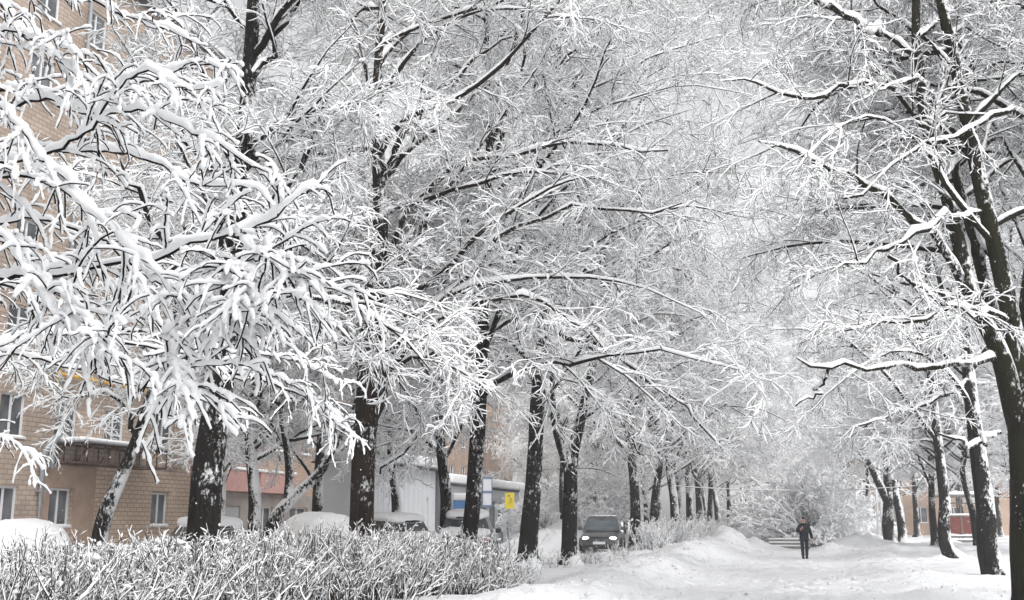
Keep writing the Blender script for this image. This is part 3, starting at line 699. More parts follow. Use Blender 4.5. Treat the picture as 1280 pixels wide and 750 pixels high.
# ------------------------------------------------------------------ buildings
def brick_mat(name, c1, c2, mortar, scale=1.0):
    m, nt, b = newmat(name); L = nt.links.new
    tc = nt.nodes.new('ShaderNodeTexCoord'); sp = nt.nodes.new('ShaderNodeSeparateXYZ'); L(tc.outputs['Object'], sp.inputs[0])
    ad = nt.nodes.new('ShaderNodeMath'); L(sp.outputs['X'], ad.inputs[0]); L(sp.outputs['Y'], ad.inputs[1])
    cb = nt.nodes.new('ShaderNodeCombineXYZ'); L(ad.outputs[0], cb.inputs['X']); L(sp.outputs['Z'], cb.inputs['Y'])
    br = nt.nodes.new('ShaderNodeTexBrick'); L(cb.outputs[0], br.inputs['Vector'])
    br.inputs['Scale'].default_value = 1.0; br.inputs['Brick Width'].default_value = .40*scale; br.inputs['Row Height'].default_value = .165*scale; br.inputs['Mortar Size'].default_value = .016
    br.inputs['Color1'].default_value = (*c1, 1); br.inputs['Color2'].default_value = (*c2, 1); br.inputs['Mortar'].default_value = (*mortar, 1); br.inputs['Bias'].default_value = -.2
    n = nd(nt, 'ShaderNodeTexNoise'); n.inputs['Scale'].default_value = .7; n.inputs['Detail'].default_value = 6; L(tc.outputs['Object'], n.inputs['Vector'])
    r = ramp(nt, n.outputs['Fac'], [(.3, (.72, .70, .68)), (.7, (1.08, 1.06, 1.05))])
    mx = nt.nodes.new('ShaderNodeMix'); mx.data_type = 'RGBA'; mx.blend_type = 'MULTIPLY'; mx.inputs['Factor'].default_value = 1; L(br.outputs['Color'], mx.inputs['A']); L(r.outputs[0], mx.inputs['B'])
    L(mx.outputs['Result'], b.inputs['Base Color']); b.inputs['Roughness'].default_value = .9
    bp = nt.nodes.new('ShaderNodeBump'); bp.inputs['Strength'].default_value = .5; bp.inputs['Distance'].default_value = .015; L(br.outputs['Fac'], bp.inputs['Height']); bp.invert = True; L(bp.outputs[0], b.inputs['Normal'])
    return m
M['brick'] = brick_mat('tan_brick', (.50, .405, .335), (.38, .305, .25), (.26, .225, .20))
M['brick_pale'] = brick_mat('pale_brick', (.58, .46, .36), (.50, .39, .30), (.28, .22, .18))
M['brick_far'] = brick_mat('peach_brick', (.52, .385, .30), (.46, .335, .255), (.36, .29, .25))
M['plaster'] = plain('beige_plaster', (.36, .26, .20), .9, var=.15, scale=2, bump=.2)
M['grey_wall'] = plain('grey_wall', (.30, .27, .25), .85, var=.15, scale=1.5, bump=.2)
M['white_frame'] = plain('white_frame', (.74, .75, .77), .5, var=.04)
M['grey_metal'] = plain('galvanised_metal', (.36, .38, .40), .45, .5, var=.12)
M['rust'] = plain('rusty_iron', (.09, .055, .04), .8, var=.4, scale=8)
M['gas_yellow'] = plain('yellow_paint', (.62, .36, .06), .55, var=.12)
M['sign_yellow'] = plain('sign_yellow', (.70, .55, .04), .5, var=.04)
M['red_sign'] = plain('red_fascia', (.36, .10, .08), .6, var=.25)
M['pink_sign'] = plain('pink_fascia', (.52, .30, .27), .6, var=.12)
M['blue'] = plain('blue_panel', (.09, .22, .46), .5, var=.1)
M['blue_grey'] = plain('blue_grey_frame', (.16, .20, .30), .5, var=.1)
M['siding'] = plain('pale_siding', (.70, .71, .73), .55, var=.05, scale=1)
M['dark_grey'] = plain('dark_grey_cladding', (.13, .135, .14), .6, var=.12)
M['door_grey'] = plain('grey_door', (.36, .37, .38), .5, var=.06)
M['green_glass'] = plain('greenish_panel', (.33, .37, .35), .25, var=.12, scale=.8)
M['roof_dark'] = plain('dark_roof', (.08, .08, .085), .8)
M['maroon'] = plain('maroon_boards', (.16, .045, .035), .75, var=.2, scale=4)
M['concrete'] = plain('concrete', (.25, .24, .23), .9, var=.15, bump=.2)
M['wood_grey'] = plain('weathered_wood', (.16, .15, .14), .85, var=.2)
def glass_mat():
    m, nt, b = newmat('window_glass')
    tc = nt.nodes.new('ShaderNodeTexCoord'); n = nd(nt, 'ShaderNodeTexNoise'); n.inputs['Scale'].default_value = .9; nt.links.new(tc.outputs['Object'], n.inputs['Vector'])
    r = ramp(nt, n.outputs['Fac'], [(.35, (.03, .035, .04)), (.65, (.16, .17, .18))]); nt.links.new(r.outputs[0], b.inputs['Base Color'])
    b.inputs['Roughness'].default_value = .12; b.inputs['Specular IOR Level'].default_value = .5
    return m
M['glass'] = glass_mat()

def facade(width, height, holes, depth=.16, thick=10.0):
    """front in local X (along) / Z, facing -Y; holes = (u0, z0, u1, z1); returns a mesh builder with reveals, sides, back and roof"""
    us = sorted({0, width, *[h[0] for h in holes], *[h[2] for h in holes]}); zs = sorted({-.4, height, *[h[1] for h in holes], *[h[3] for h in holes]})
    mb = MB()
    for a, b in zip(us[:-1], us[1:]):
        for c, d in zip(zs[:-1], zs[1:]):
            m = ((a+b)/2, (c+d)/2)
            if any(h[0] < m[0] < h[2] and h[1] < m[1] < h[3] for h in holes): continue
            mb.add([(a, 0, c), (b, 0, c), (b, 0, d), (a, 0, d)], [(0, 1, 2, 3)])
    for a, c, b, d in holes:
        for q in ([(a,0,c),(a,depth,c),(b,depth,c),(b,0,c)], [(a,0,d),(b,0,d),(b,depth,d),(a,depth,d)], [(a,0,c),(a,0,d),(a,depth,d),(a,depth,c)], [(b,0,c),(b,depth,c),(b,depth,d),(b,0,d)]):
            mb.add(q, [(0, 1, 2, 3)])
    w, h, k = width, height, thick
    for q in ([(0,0,-.4),(0,0,h),(0,k,h),(0,k,-.4)], [(w,0,-.4),(w,k,-.4),(w,k,h),(w,0,h)], [(0,k,-.4),(0,k,h),(w,k,h),(w,k,-.4)], [(0,0,h),(w,0,h),(w,k,h),(0,k,h)]):
        mb.add(q, [(0, 1, 2, 3)])
    return mb
def add_window(root, a, c, b, d, depth=.16, n=2, fr=.07, sill=True, snow=True, frame='white_frame', transom=False):
    mb = MB(); y0, y1 = depth-.07, depth-.005
    mb.box((a+.002, y0, c+.002), (a+fr, y1, d-.002)); mb.box((b-fr, y0, c+.002), (b-.002, y1, d-.002))
    mb.box((a+fr, y0, c+.002), (b-fr, y1, c+fr)); mb.box((a+fr, y0, d-fr), (b-fr, y1, d-.002))
    for i in range(1, n):
        x = a+(b-a)*i/n; mb.box((x-.035, y0+.004, c+fr), (x+.035, y1, d-fr))
    if transom: z = c+(d-c)*.7; mb.box((a+fr, y0+.008, z-.03), (b-fr, y1, z+.03))
    w = part('window', mb, M[frame], root)
    g = MB(); g.box((a+.01, depth-.02, c+.01), (b-.01, depth+.03, d-.01)); part('pane', g, M['glass'], w)
    if sill:
        s = MB(); s.box((a-.06, -.07, c-.05), (b+.06, .03, c-.003)); part('sill', s, M['white_frame'], w)
        if snow:
            k = 7; pts = np.array([[a-.04+(b-a+.08)*i/(k-1), -.02, c+.015] for i in range(k)])[None]
            sn = MB(); sn.add(*tube(pts, np.full((1, k), .05)*rng.uniform(.7, 1.2, (1, k)), 8, cap=True)); part('sill_snow', sn, M['snow'], w, True)
    return w
def building(name, label, s0, t0, width, height, holes, mat, thick=10, cat='building', rot=FACADE_ROT, loc=None, snowroof=.25, win=True, roof_h=.28, **kw):
    # local X runs along the avenue away from the camera, local -Y looks at the path
    p = W(s0, t0) if loc is None else np.array(loc); root = thing(name, label, cat, (p[0], p[1], 0), rot)
    part('wall', facade(width, height, holes, thick=thick), M[mat], root)
    if win:
        for h in holes: add_window(root, *h[:4], **kw)
    r = MB(); r.box((-.35, -.4, height+.01), (width+.35, thick+.3, height+roof_h)); rf = part('roof', r, M['roof_dark'], root)
    if snowroof:
        q = MB(); q.box((-.33, -.38, height+roof_h+.003), (width+.33, thick+.28, height+roof_h+snowroof)); part('roof_snow', q, M['snow_soft'], rf, True, bevel=.1)
    return root
# brick block of flats on the left (its facade starts beside the camera and ends behind the first linden)
S0 = 18.0; T0 = -25.4; WB = 24.5
holes = []
for c in (31.2, 34.0, 36.9, 40.3, 28.2, 25.2, 22.2):
    for fl in range(6):
        zc = 5.1+3.0*(fl)
        holes.append((c-S0-.62, zc-.72, c-S0+.62, zc+.72))
    if c != 36.9: holes.append((c-S0-.6, 1.45, c-S0+.6, 2.75))
bb = building('brick_building', 'tan brick block of flats with white windows behind the snowed-in cars on the left', S0, T0, WB, 22.5, holes, 'brick', kind_ := 10) if False else building('brick_building', 'tan brick block of flats with white windows behind the snowed-in cars on the left', S0, T0, WB, 22.5, holes, 'brick', thick=12)
def bl(s): return s-S0
# plaster bay behind the canopy, pale brick panel, drainpipe, canopy frame
q = MB(); q.box((bl(32.9), -.06, -.3), (bl(35.9), -.002, 1.40)); q.box((bl(34.7), -.06, 1.403), (bl(35.9), -.002, 3.55)); q.box((bl(32.9), -.06, 1.403), (bl(33.35), -.002, 3.55)); q.box((bl(33.353), -.06, 2.78), (bl(34.697), -.002, 3.55))
part('plaster_panel', q, M['plaster'], bb)
q = MB()
for a, b, c, d in ((35.95, 39.65, -.3, 3.62), (39.653, 42.46, -.3, 1.40), (39.653, 42.46, 2.80, 3.62), (40.95, 42.46, 1.403, 2.797)): q.box((bl(a), -.04, c), (bl(b), -.003, d))
part('pale_brick_facing', q, M['brick_pale'], bb)
pp = MB(); pp.pipe([(bl(32.75), -.16, 0), (bl(32.75), -.16, 3.9), (bl(32.78), -.22, 4.1), (bl(33.25), -.34, 4.55), (bl(33.3), -.36, 4.9)], .11, 12); pp.pipe([(bl(33.02), -.30, 3.4), (bl(33.02), -.30, 4.35)], .09, 12)
dp = part('drainpipe', pp, M['grey_metal'], bb, True)
cl = MB()
for z in (1.0, 2.6, 3.7): cl.box((bl(32.75)-.14, -.29, z), (bl(32.75)+.14, -.002, z+.05))
part('pipe_clamp', cl, M['grey_metal'], dp)
pp = MB(); pp.pipe([(bl(33.3), -.16, 21.5), (bl(33.3), -.16, 4.9)], .07, 10); part('drainpipe', pp, M['grey_metal'], bb, True)
pp = MB(); pp.pipe([(bl(19), -.2, 7.15), (bl(32.2), -.2, 7.15), (bl(33.0), -.2, 7.05), (bl(33.1), -.2, 6.9), (bl(33.1), -.2, 5.75)], .085, 10); pp.pipe([(bl(33.15), -.2, 6.72), (bl(42.4), -.2, 6.72)], .06, 10); part('gas_pipe', pp, M['gas_yellow'], bb, True)
cp = MB(); a, b = bl(33.3), bl(38.6)
for y in (-1.25, -.05):
    cp.bar((a, y, 3.62), (b, y, 3.62), .06); cp.bar((a, y, 4.28), (b, y, 4.28), .07)
    for i in range(9): cp.bar((a+(b-a)*i/8, y, 3.62), (a+(b-a)*i/8, y, 4.28), .035)
    for i in range(0, 8, 2): cp.bar((a+(b-a)*i/8, y, 3.62), (a+(b-a)*(i+1)/8, y, 4.28), .03)
for i in range(5): cp.bar((a+(b-a)*i/4, -1.25, 4.28), (a+(b-a)*i/4, -.02, 4.28), .05); cp.bar((a+(b-a)*i/4, -1.25, 3.62), (a+(b-a)*i/4, -.02, 3.62), .05)
ca = part('canopy', cp, M['rust'], bb)
q = MB(); q.box((a-.1, -1.35, 4.32), (b+.1, -.01, 4.36)); part('canopy_sheet', q, M['grey_metal'], ca)
q = MB(); q.box((a-.08, -1.33, 4.362), (b+.08, -.012, 4.50)); part('canopy_snow', q, M['snow_soft'], ca, True, bevel=.06)
for fl in range(1, 5):
    q = MB(); q.box((bl(35.6), -.48, 4.1+3*fl), (bl(36.1)+.3, -.1, 4.7+3*fl)); part('air_conditioner', q, M['white_frame'], bb, bevel=.03)

# low shop with the red sign beyond the brick corner
S1 = 42.9; T1 = -27.0
sh = []
for c, w in ((46.2, 1.0), (49.0, 1.8), (52.6, 1.6), (56.5, 2.2), (60.3, 1.8)):
    sh.append((c-S1-w/2, .15, c-S1+w/2, 2.35))
for fl in range(5):
    for c in np.arange(44.8, 62, 3.1): sh.append((c-S1-.6, 5.3+3*fl, c-S1+.6, 6.75+3*fl))
shop = building('shop_building', 'grey-fronted block with shop doors under a red sign, past the brick corner', S1, T1, 20.5, 21, sh, 'brick_far', thick=11, n=2)
q = MB()
doors = sorted(sh[:5]); xs = [0]+[v for d in doors for v in (d[0], d[2])]+[20.5]
for i in range(0, len(xs), 2): q.box((xs[i]+.003, -.05, -.3), (xs[i+1]-.003, -.003, 3.0))
for d in doors: q.box((d[0], -.05, d[3]+.003), (d[2], -.003, 3.0))
part('shop_front', q, M['grey_wall'], shop)
q = MB(); d = doors[1]; q.box((d[0]+.02, .02, .16), (d[2]-.02, .07, 2.33)); dr = part('door', q, M['door_grey'], shop)
q = MB(); q.bar((d[2]-.25, -.01, 1.0), (d[2]-.25, -.01, 1.35), .04); part('handle', q, M['grey_metal'], dr)
p = W(S1, T1)
sg = thing('shop_sign', 'long red and pink shop sign strip above the grey shop doors', 'sign', (p[0], p[1], 0), FACADE_ROT)
for i, (a, b, mm) in enumerate(((1.6, 3.0, 'red_sign'), (3.2, 4.6, 'maroon'), (4.7, 8.0, 'pink_sign'), (8.3, 12.2, 'pink_sign'), (15.8, 18.4, 'gas_yellow'))):
    q = MB(); q.box((a, -.42, 3.05 if i < 4 else 2.6), (b, -.06, 4.05 if i < 4 else 3.5)); part('panel', q, M[mm], sg)
q = MB(); q.box((1.5, -.5, 4.06), (12.3, -.06, 4.2)); part('snow_strip', q, M['snow_soft'], sg, True, bevel=.05)

# beige flats further along
S2 = 64.0; T2_ = -27.5
hl = []
for fl in range(6):
    for c in np.arange(1.8, 40, 3.3): hl.append((c-.65, 1.6+3.05*fl, c+.65, 3.1+3.05*fl))
building('beige_flats', 'peach-beige block of flats behind the white pavilion', S2, T2_, 41, 19.5, hl, 'brick_far', thick=12, snow=False)

# white pavilion, then a low glass-fronted one
PV = (42.2, -17.0)
pv = building('white_pavilion', 'pale grey-white boxy pavilion with vertical siding and snowy roof', *PV, 8.2, 3.95, [(6.9, .2, 7.25, 2.7)], 'siding', thick=2.2, snowroof=.5, n=1, sill=False, roof_h=.08)
q = MB()
for x in np.arange(.2, 8.2, .62):
    if not 6.8 < x < 7.35: q.box((x, -.014, -.2), (x+.03, -.002, 3.94))
part('siding_battens', q, M['siding'], pv)
q = MB(); q.box((8.21, -.12, -.3), (8.75, .5, 5.6)); part('dark_pillar', q, M['dark_grey'], pv)
G0 = (53.5, -17.4)
gp = building('glass_pavilion', 'low pale pavilion with greenish glass panels behind the yellow sign', *G0, 14.5, 3.4, [(5.9, .25, 7.5, 2.8), (7.7, .25, 9.4, 2.8), (9.6, .25, 11.3, 2.8), (11.5, .25, 13.2, 2.8)], 'siding', thick=6, snowroof=.5, n=1, sill=False, roof_h=.08)
q = MB(); q.box((.3, -.1, 2.95), (14.2, -.003, 3.38)); part('fascia', q, M['siding'], gp)
p = W(*G0)
bp_ = thing('blue_kiosk', 'bright blue panelled kiosk with a snowy top between two dark trunks', 'kiosk', (*P(566, 690, 46)[:2], 0), FACADE_ROT-1.15); bp_.scale = (.42, .6, 1)
q = MB(); q.box((0, -.5, -.2), (2.3, .6, 2.45)); part('cabinet', q, M['blue'], bp_, bevel=.04)
q = MB(); q.box((.3, -.54, .9), (1.0, -.505, 2.2)); q.box((1.25, -.54, .9), (2.0, -.505, 2.2)); q.box((1.3, -.57, 1.3), (1.95, -.542, 1.38)); part('front_panel', q, M['blue'], bp_)
q = MB(); q.box((-.1, -.6, 2.455), (2.4, .7, 2.75)); part('snow_cap', q, M['snow_soft'], bp_, True, bevel=.1)
fs = thing('framed_sign', 'blue-grey framed sign board right of the slim black trunk', 'sign', (*P(608, 690, 48)[:2], 0), .35); fs.scale = (.42, 1, .86)
q = MB(); q.box((-.05, -.05, 2.4), (.05, .05, 3.0)); q.box((-.05, -.05, 0), (.05, .05, 2.4)); part('post', q, M['grey_metal'], fs)
q = MB()
for z in (2.55, 3.25, 3.95): q.box((-.55, -.09, z), (.55, -.053, z+.12))
for x in (-.55, .45): q.box((x, -.087, 2.67), (x+.1, -.056, 3.95))
part('frame', q, M['blue_grey'], fs)
q = MB(); q.box((-.45, -.08, 2.6), (.45, -.062, 4.0)); part('board', q, M['siding'], fs)
ys = thing('yellow_sign', 'square yellow road sign on a thin grey post in front of the greenish pavilion', 'sign', P(637, 690, 50)*np.array([1, 1, 0]), .25); ys.scale = (.9, 1, .95)
q = MB(); q.pipe([(0, 0, -.2), (0, 0, 3.05)], .04, 10); part('post', q, M['grey_metal'], ys, True)
q = MB(); q.box((-.26, -.07, 2.28), (.22, -.045, 3.02)); bd = part('board', q, M['sign_yellow'], ys, bevel=.01)
q = MB(); q.bar((-.06, -.074, 2.48), (.03, -.074, 2.80), .035, .006); q.bar((.03, -.074, 2.8), (.1, -.074, 2.55), .03, .006); q.box((-.1, -.077, 2.84), (-.02, -.071, 2.91)); part('marking', q, M['roof_dark'], bd)

# hazy flats closing the right side
hr = []
for fl in range(5):
    for c in np.arange(1.6, 62, 3.2): hr.append((c-.65, 1.5+3.1*fl, c+.65, 3.0+3.1*fl))
building('peach_flats', 'hazy peach block of flats beyond the trees on the right', 0, 0, 62, 16, hr, 'brick_far', thick=12, rot=-.12, loc=(36, 112), snow=False)

# booth, steps, lamp poles, cable
b0 = P(1207, 690, 74); bo = thing('wooden_booth', 'maroon-walled open booth with grey posts among the right-hand trunks', 'booth', (b0[0], b0[1], gz(b0[0], b0[1])), -.25)
q = MB(); q.box((-1.2, -.05, .62), (1.2, .05, 1.72)); q.box((-1.2, 1.5, .62), (1.2, 1.6, 1.72)); part('wall', q, M['maroon'], bo)
q = MB()
for x in (-1.2, -.15, 1.1):
    for y in (-.09, 1.55): q.box((x, y, -.1), (x+.1, y+.1, 3.0))
for z in (.08, .34): q.box((-1.5, -.5+z, z), (1.5, -.2+z, z+.12))
q.box((-1.25, -.1, 1.74), (1.25, .1, 1.80)); q.box((-1.1, -.06, 2.55), (1.1, .03, 2.63)); part('frame', q, M['wood_grey'], bo)
q = MB(); q.box((-1.5, -.5, 3.0), (1.5, 2.0, 3.1)); rf = part('roof', q, M['wood_grey'], bo)
q = MB(); q.box((-1.48, -.48, 3.102), (1.48, 1.98, 3.35)); part('roof_snow', q, M['snow_soft'], rf, True, bevel=.1)
q = MB(); q.box((-1.2, -.12, 1.802), (1.2, .12, 1.92))
for z in (.08, .34): q.box((-1.5, -.5+z, z+.121), (1.5, -.2+z, z+.22))
part('ledge_snow', q, M['snow_soft'], bo, True, bevel=.04)
c0 = P(984, 690, 66); sp_ = thing('steps', 'low snow-covered steps across the path behind the walking person', 'steps', (c0[0], c0[1], gz(c0[0], c0[1])-.1), -.2)
for i in range(3):
    q = MB(); q.box((-1.0, .45*i, -.2), (1.3, .45*i+.5+(2-i)*.003, .2+.19*i)); part('tread', q, M['concrete'], sp_)
    q = MB(); q.box((-1.02, .45*i-.05+.004*i, .203+.19*i), (1.32, .45*i+.44, .29+.19*i)); part('step_snow', q, M['snow_soft'], sp_, True, bevel=.03)
for i, (px, lab) in enumerate(((1094, 'pale lamp pole left of the twin trunk, the left of two'), (1099, 'pale lamp pole close beside the twin trunk, the right of two'))):
    b = on_ground(px, 78); lp = thing('lamp_pole', lab, 'lamp pole', b, 0, 'pale poles beside the twin trunk')
    q = MB(); q.pipe([(0, 0, -.2), (0, 0, 7.6)], .09, 10); part('pole', q, M['siding'], lp, True)
    q = MB(); q.pipe([(0, 0, 7.55), (0, -.3, 7.9), (0, -1.2, 8.1)], .045, 8); ar = part('arm', q, M['siding'], lp, True)
    q = MB(); q.hexa([(-.12,-1.8,8.02),(.12,-1.8,8.02),(.09,-1.15,8.06),(-.09,-1.15,8.06),(-.1,-1.8,8.14),(.1,-1.8,8.14),(.08,-1.15,8.16),(-.08,-1.15,8.16)]); part('lamp_head', q, M['grey_metal'], ar)
ca_, cb_ = P(800, 604, 62), P(1150, 607, 66); k = 30
pts = np.array([ca_+(cb_-ca_)*i/(k-1)-np.array([0, 0, .35*4*(i/(k-1))*(1-i/(k-1))]) for i in range(k)])
cm = pts.mean(0); root = thing('overhead_cable', 'thin overhead cable with a rim of snow crossing the path beyond the person', 'cable', cm)
q = MB(); q.add(*tube(pts[None], np.full((1, k), .012), 6)); cbm = part('cable', q, M['roof_dark'], root, True, cm)
q = MB(); q.add(*snow_tube(pts[None], np.full((1, k), .012), 6, .02)); part('cable_snow', q, M['snow'], cbm, True, cm)

# ------------------------------------------------------------------ cars
def paint(name, col):
    m, nt, b = newmat(name); tc = nt.nodes.new('ShaderNodeTexCoord'); n = nd(nt, 'ShaderNodeTexNoise'); n.inputs['Scale'].default_value = 2.5; n.inputs['Detail'].default_value = 7; nt.links.new(tc.outputs['Object'], n.inputs['Vector'])
    r = ramp(nt, n.outputs['Fac'], [(.38, col), (.75, tuple(c*.5+.11 for c in col))]); nt.links.new(r.outputs[0], b.inputs['Base Color'])
    b.inputs['Roughness'].default_value = .35; b.inputs['Coat Weight'].default_value = .4; return m
M['paint_dark'] = paint('dark_car_paint', (.045, .05, .055)); M['paint_snowy'] = bark_mat('snow_dusted_paint', (.035, .038, .042), (.075, .08, .085), .84, .0); M['paint_silver'] = paint('silver_car_paint', (.35, .36, .37)); M['paint_white'] = paint('white_car_paint', (.6, .6, .6))
M['rubber'] = plain('rubber', (.02, .02, .02), .9); M['black_plastic'] = plain('black_plastic', (.02, .02, .022), .6); M['plate'] = plain('number_plate', (.65, .66, .66), .5, var=.03)
def emit(name, c, s):
    m, nt, b = newmat(name); b.inputs['Emission Color'].default_value = (*c, 1); b.inputs['Emission Strength'].default_value = s; b.inputs['Base Color'].default_value = (.8, .8, .8, 1); return m
M['headlight'] = emit('lit_headlight', (1, .97, .9), 2.5)
M['windscreen'] = plain('frosted_windscreen', (.10, .12, .135), .2, var=.25, scale=2)
def sect(y, zb, zt, S=20, e=3.6):
    a = np.arange(S)/S*2*np.pi; c, s = np.cos(a), np.sin(a)
    return np.sign(c)*np.abs(c)**(2/e)*y, (zb+zt)/2+np.sign(s)*np.abs(s)**(2/e)*(zt-zb)/2
def loft(stations, S=20, e=3.6):
    V = []
    for x, hw, zb, zt in stations:
        y, z = sect(hw, zb, zt, S, e); V.append(np.c_[np.full(S, x), y, z])
    V = np.array(V); return V.reshape(-1, 3), _rings(1, len(stations), S)
def make_car(name, label, xy, heading, body='paint_silver', snow=True, lights=False, group=None, hgt=1.0, sink=.12, bare=0.0):
    z0 = gz(*xy)-sink; root = thing(name, label, 'car', (xy[0], xy[1], z0), heading, group)
    b = MB(); zt = .92*hgt
    b.add(*loft([(-2.18,.25,.55,.6),(-2.16,.66,.38,.8*hgt),(-2.08,.8,.28,zt),(-1.6,.88,.2,zt+.02),(-.5,.9,.2,zt+.02),(.7,.9,.2,zt),(1.3,.88,.2,zt-.06),(1.85,.83,.22,zt-.14),(2.1,.76,.27,zt-.24),(2.19,.62,.36,.6*hgt),(2.2,.2,.5,.54)]))
    bo = part('body', b, M[body], root, True)
    # cabin: glass panels between roof pillars
    B = [(-1.75,-.8,zt),(1.0,-.8,zt-.02),(1.0,.8,zt-.02),(-1.75,.8,zt)]; Tp = [(-1.35,-.62,1.47*hgt),(.15,-.62,1.5*hgt),(.15,.62,1.5*hgt),(-1.35,.62,1.47*hgt)]
    c = MB(); c.hexa([np.array(v) for v in B+Tp]); part('cabin', c, M[body], root, False, bevel=.07)
    def panel(nm, q, out, mat):
        q = [np.array(v, float) for v in q]; ce = sum(q)/4; n = norm(np.cross(q[1]-q[0], q[3]-q[0])); n = n if n.dot(np.array(out)) > 0 else -n
        q = [ce+(v-ce)*np.array([.88, .88, .82]) for v in q]; h = MB(); h.hexa([v-n*.02 for v in q]+[v+n*.008 for v in q]); return part(nm, h, M[mat], root)
    panel('windscreen', (B[1], B[2], Tp[2], Tp[1]), (1, 0, .5), 'windscreen'); panel('rear_window', (B[0], B[3], Tp[3], Tp[0]), (-1, 0, .5), 'glass')
    for sgn, (i, j) in ((-1, (0, 1)), (1, (3, 2))):
        mb_, mt_ = (np.array(B[i])*.52+np.array(B[j])*.48), (np.array(Tp[i])*.45+np.array(Tp[j])*.55)
        panel('side_window', (B[i], mb_, mt_, Tp[i]), (0, sgn, 0), 'glass'); panel('side_window', (mb_, B[j], Tp[j], mt_), (0, sgn, 0), 'glass')
    for x in (-1.35, 1.38):
        for y in (-.80, .80):
            w = MB(); y0, y1 = y-.1, y+.1
            a = np.arange(20)/20*2*np.pi
            prof = [(.2, y0), (.31, y0), (.335, y0+.03), (.335, y1-.03), (.31, y1), (.2, y1)]
            V = np.array([[[x+r*np.cos(t), yy, .335+r*np.sin(t)] for t in a] for r, yy in prof]); w.add(V.reshape(-1, 3), _rings(1, 6, 20))
            wh = part('wheel', w, M['rubber'], root, True)
            w = MB(); V = np.array([[[x+r*np.cos(t), y0+.02 if y < 0 else y1-.02, .335+r*np.sin(t)] for t in a] for r in (.205, .1, .02)]); w.add(V.reshape(-1, 3), _rings(1, 3, 20)); part('rim', w, M['grey_metal'], wh, True)
    for y in (-.56, .56):
        h = MB(); h.add(*loft([(2.02, .17, zt-.40, zt-.24), (2.10, .16, zt-.39, zt-.25), (2.17, .12, zt-.37, zt-.27), (2.18, .03, zt-.33, zt-.31)], 12, 2.6)); v, f = h.data(); v = v+np.array([0, y, 0])
        part('headlight', (v, f), M['headlight'] if lights else M['white_frame'], root, True)
    for y in (-1, 1):
        h = MB(); h.box((.62, .86*y-.02 if y > 0 else .86*y-.18, zt+.02), (.76, .86*y+.18 if y > 0 else .86*y+.02, zt+.17)); part('mirror', h, M[body], root, bevel=.03)
    h = MB(); h.box((2.13, -.42, zt-.40), (2.185, .42, zt-.26)); h.box((2.1, -.7, .2), (2.205, .7, .36)); part('grille', h, M['black_plastic'], root, bevel=.015)
    h = MB(); h.box((2.206, -.26, .40), (2.225, .26, .51)); part('number_plate', h, M['plate'], root)
    for y in (-.64, .64):
        h = MB(); h.box((-2.19, y-.13, zt-.28), (-2.12, y+.13, zt-.1)); part('tail_light', h, M['red_sign'], root, bevel=.015)
    xs = np.linspace(-2.25, 2.27, 30)
    if snow and bare:
        r = np.random.default_rng(int(abs(xy[0]*100)))
        for nm, st in (('roof_snow', [(-1.62,.3,1.40,1.46),(-1.55,.54,1.36,1.56),(-1.3,.66,1.36,1.67),(-.6,.69,1.38,1.72),(.0,.67,1.38,1.70),(.25,.58,1.36,1.62),(.36,.3,1.40,1.48)]),
                       ('hood_snow', [(.70,.3,.92,1.0),(.8,.74,.86,1.12),(1.3,.84,.78,1.12),(1.8,.82,.70,1.02),(2.1,.72,.62,.90),(2.24,.3,.66,.76)]),
                       ('boot_snow', [(-2.26,.3,.82,.92),(-2.18,.74,.78,1.08),(-1.9,.82,.84,1.14),(-1.72,.8,.88,1.12),(-1.6,.4,.94,1.02)])):
            q = np.array(st); xs_ = np.linspace(q[0, 0], q[-1, 0], 16); st2 = [(x, *[np.interp(x, q[:, 0], q[:, c])*(hgt if c > 1 else 1) for c in (1, 2, 3)]) for x in xs_]
            v, f = loft(st2, 22, 3.0); v = v+np.c_[np.zeros((len(v), 2)), .05*fbm(v[:, 0]*2.3+xy[0], v[:, 1]*2.3+xy[1], 3)]+r.normal(0, .006, v.shape)
            part(nm, (v, f), M['snow_soft'], root, True)
    elif snow:
        top = np.interp(xs, [-2.25,-2.1,-1.8,-1.3,-.6,.15,.95,1.5,2.0,2.27], np.array([.66,1.04,1.24,1.68,1.74,1.72,1.28,1.12,.98,.62])*hgt)+.06*np.array([vnoise(x*1.3, heading*9+xy[0]) for x in xs])
        hw = np.interp(xs, [-2.25,-2.1,-1.6,1.6,2.1,2.27], [.5,.82,.94,.94,.82,.5])
        V = []; S = 26
        for x, w, t in zip(xs, hw, top):
            lo = .58+.12*vnoise(x*1.7, xy[1])+bare*(np.clip((t-1.35*hgt)/.3, 0, 1)+.35*vnoise(x*2.3, 4.4)); cab = np.clip((t-1.15)/.4, 0, 1)
            a = np.linspace(-.15*np.pi, 1.15*np.pi, S); ca, sa = np.cos(a), np.sin(a)
            y = np.sign(ca)*np.abs(ca)**.6*w; z = lo+np.sign(sa)*np.abs(sa)**.62*(t-lo)
            y = y*(1-.08*cab*np.clip((z-1.1)/.5, 0, 1))
            V.append(np.c_[np.full(S, x), y, z])
        V = np.array(V); V += rng.normal(0, .006, V.shape); V[..., 2] += .05*fbm(V[..., 0]*2.1+xy[0], V[..., 1]*2.1, 3)*np.clip((V[..., 2]-.6)/.4, 0, 1)
        i = np.arange(len(xs)*S).reshape(len(xs), S); f = np.stack([i[:-1, :-1], i[1:, :-1], i[1:, 1:], i[:-1, 1:]], -1).reshape(-1, 4)
        part('snow_cover', (V.reshape(-1, 3), f), M['snow_soft'], root, True)
    else:
        v, f = loft([(-1.3, .5, 1.49*hgt, 1.53*hgt), (-.9, .58, 1.49*hgt, 1.55*hgt), (-.2, .58, 1.5*hgt, 1.56*hgt), (.05, .5, 1.5*hgt, 1.53*hgt)], 14, 3)
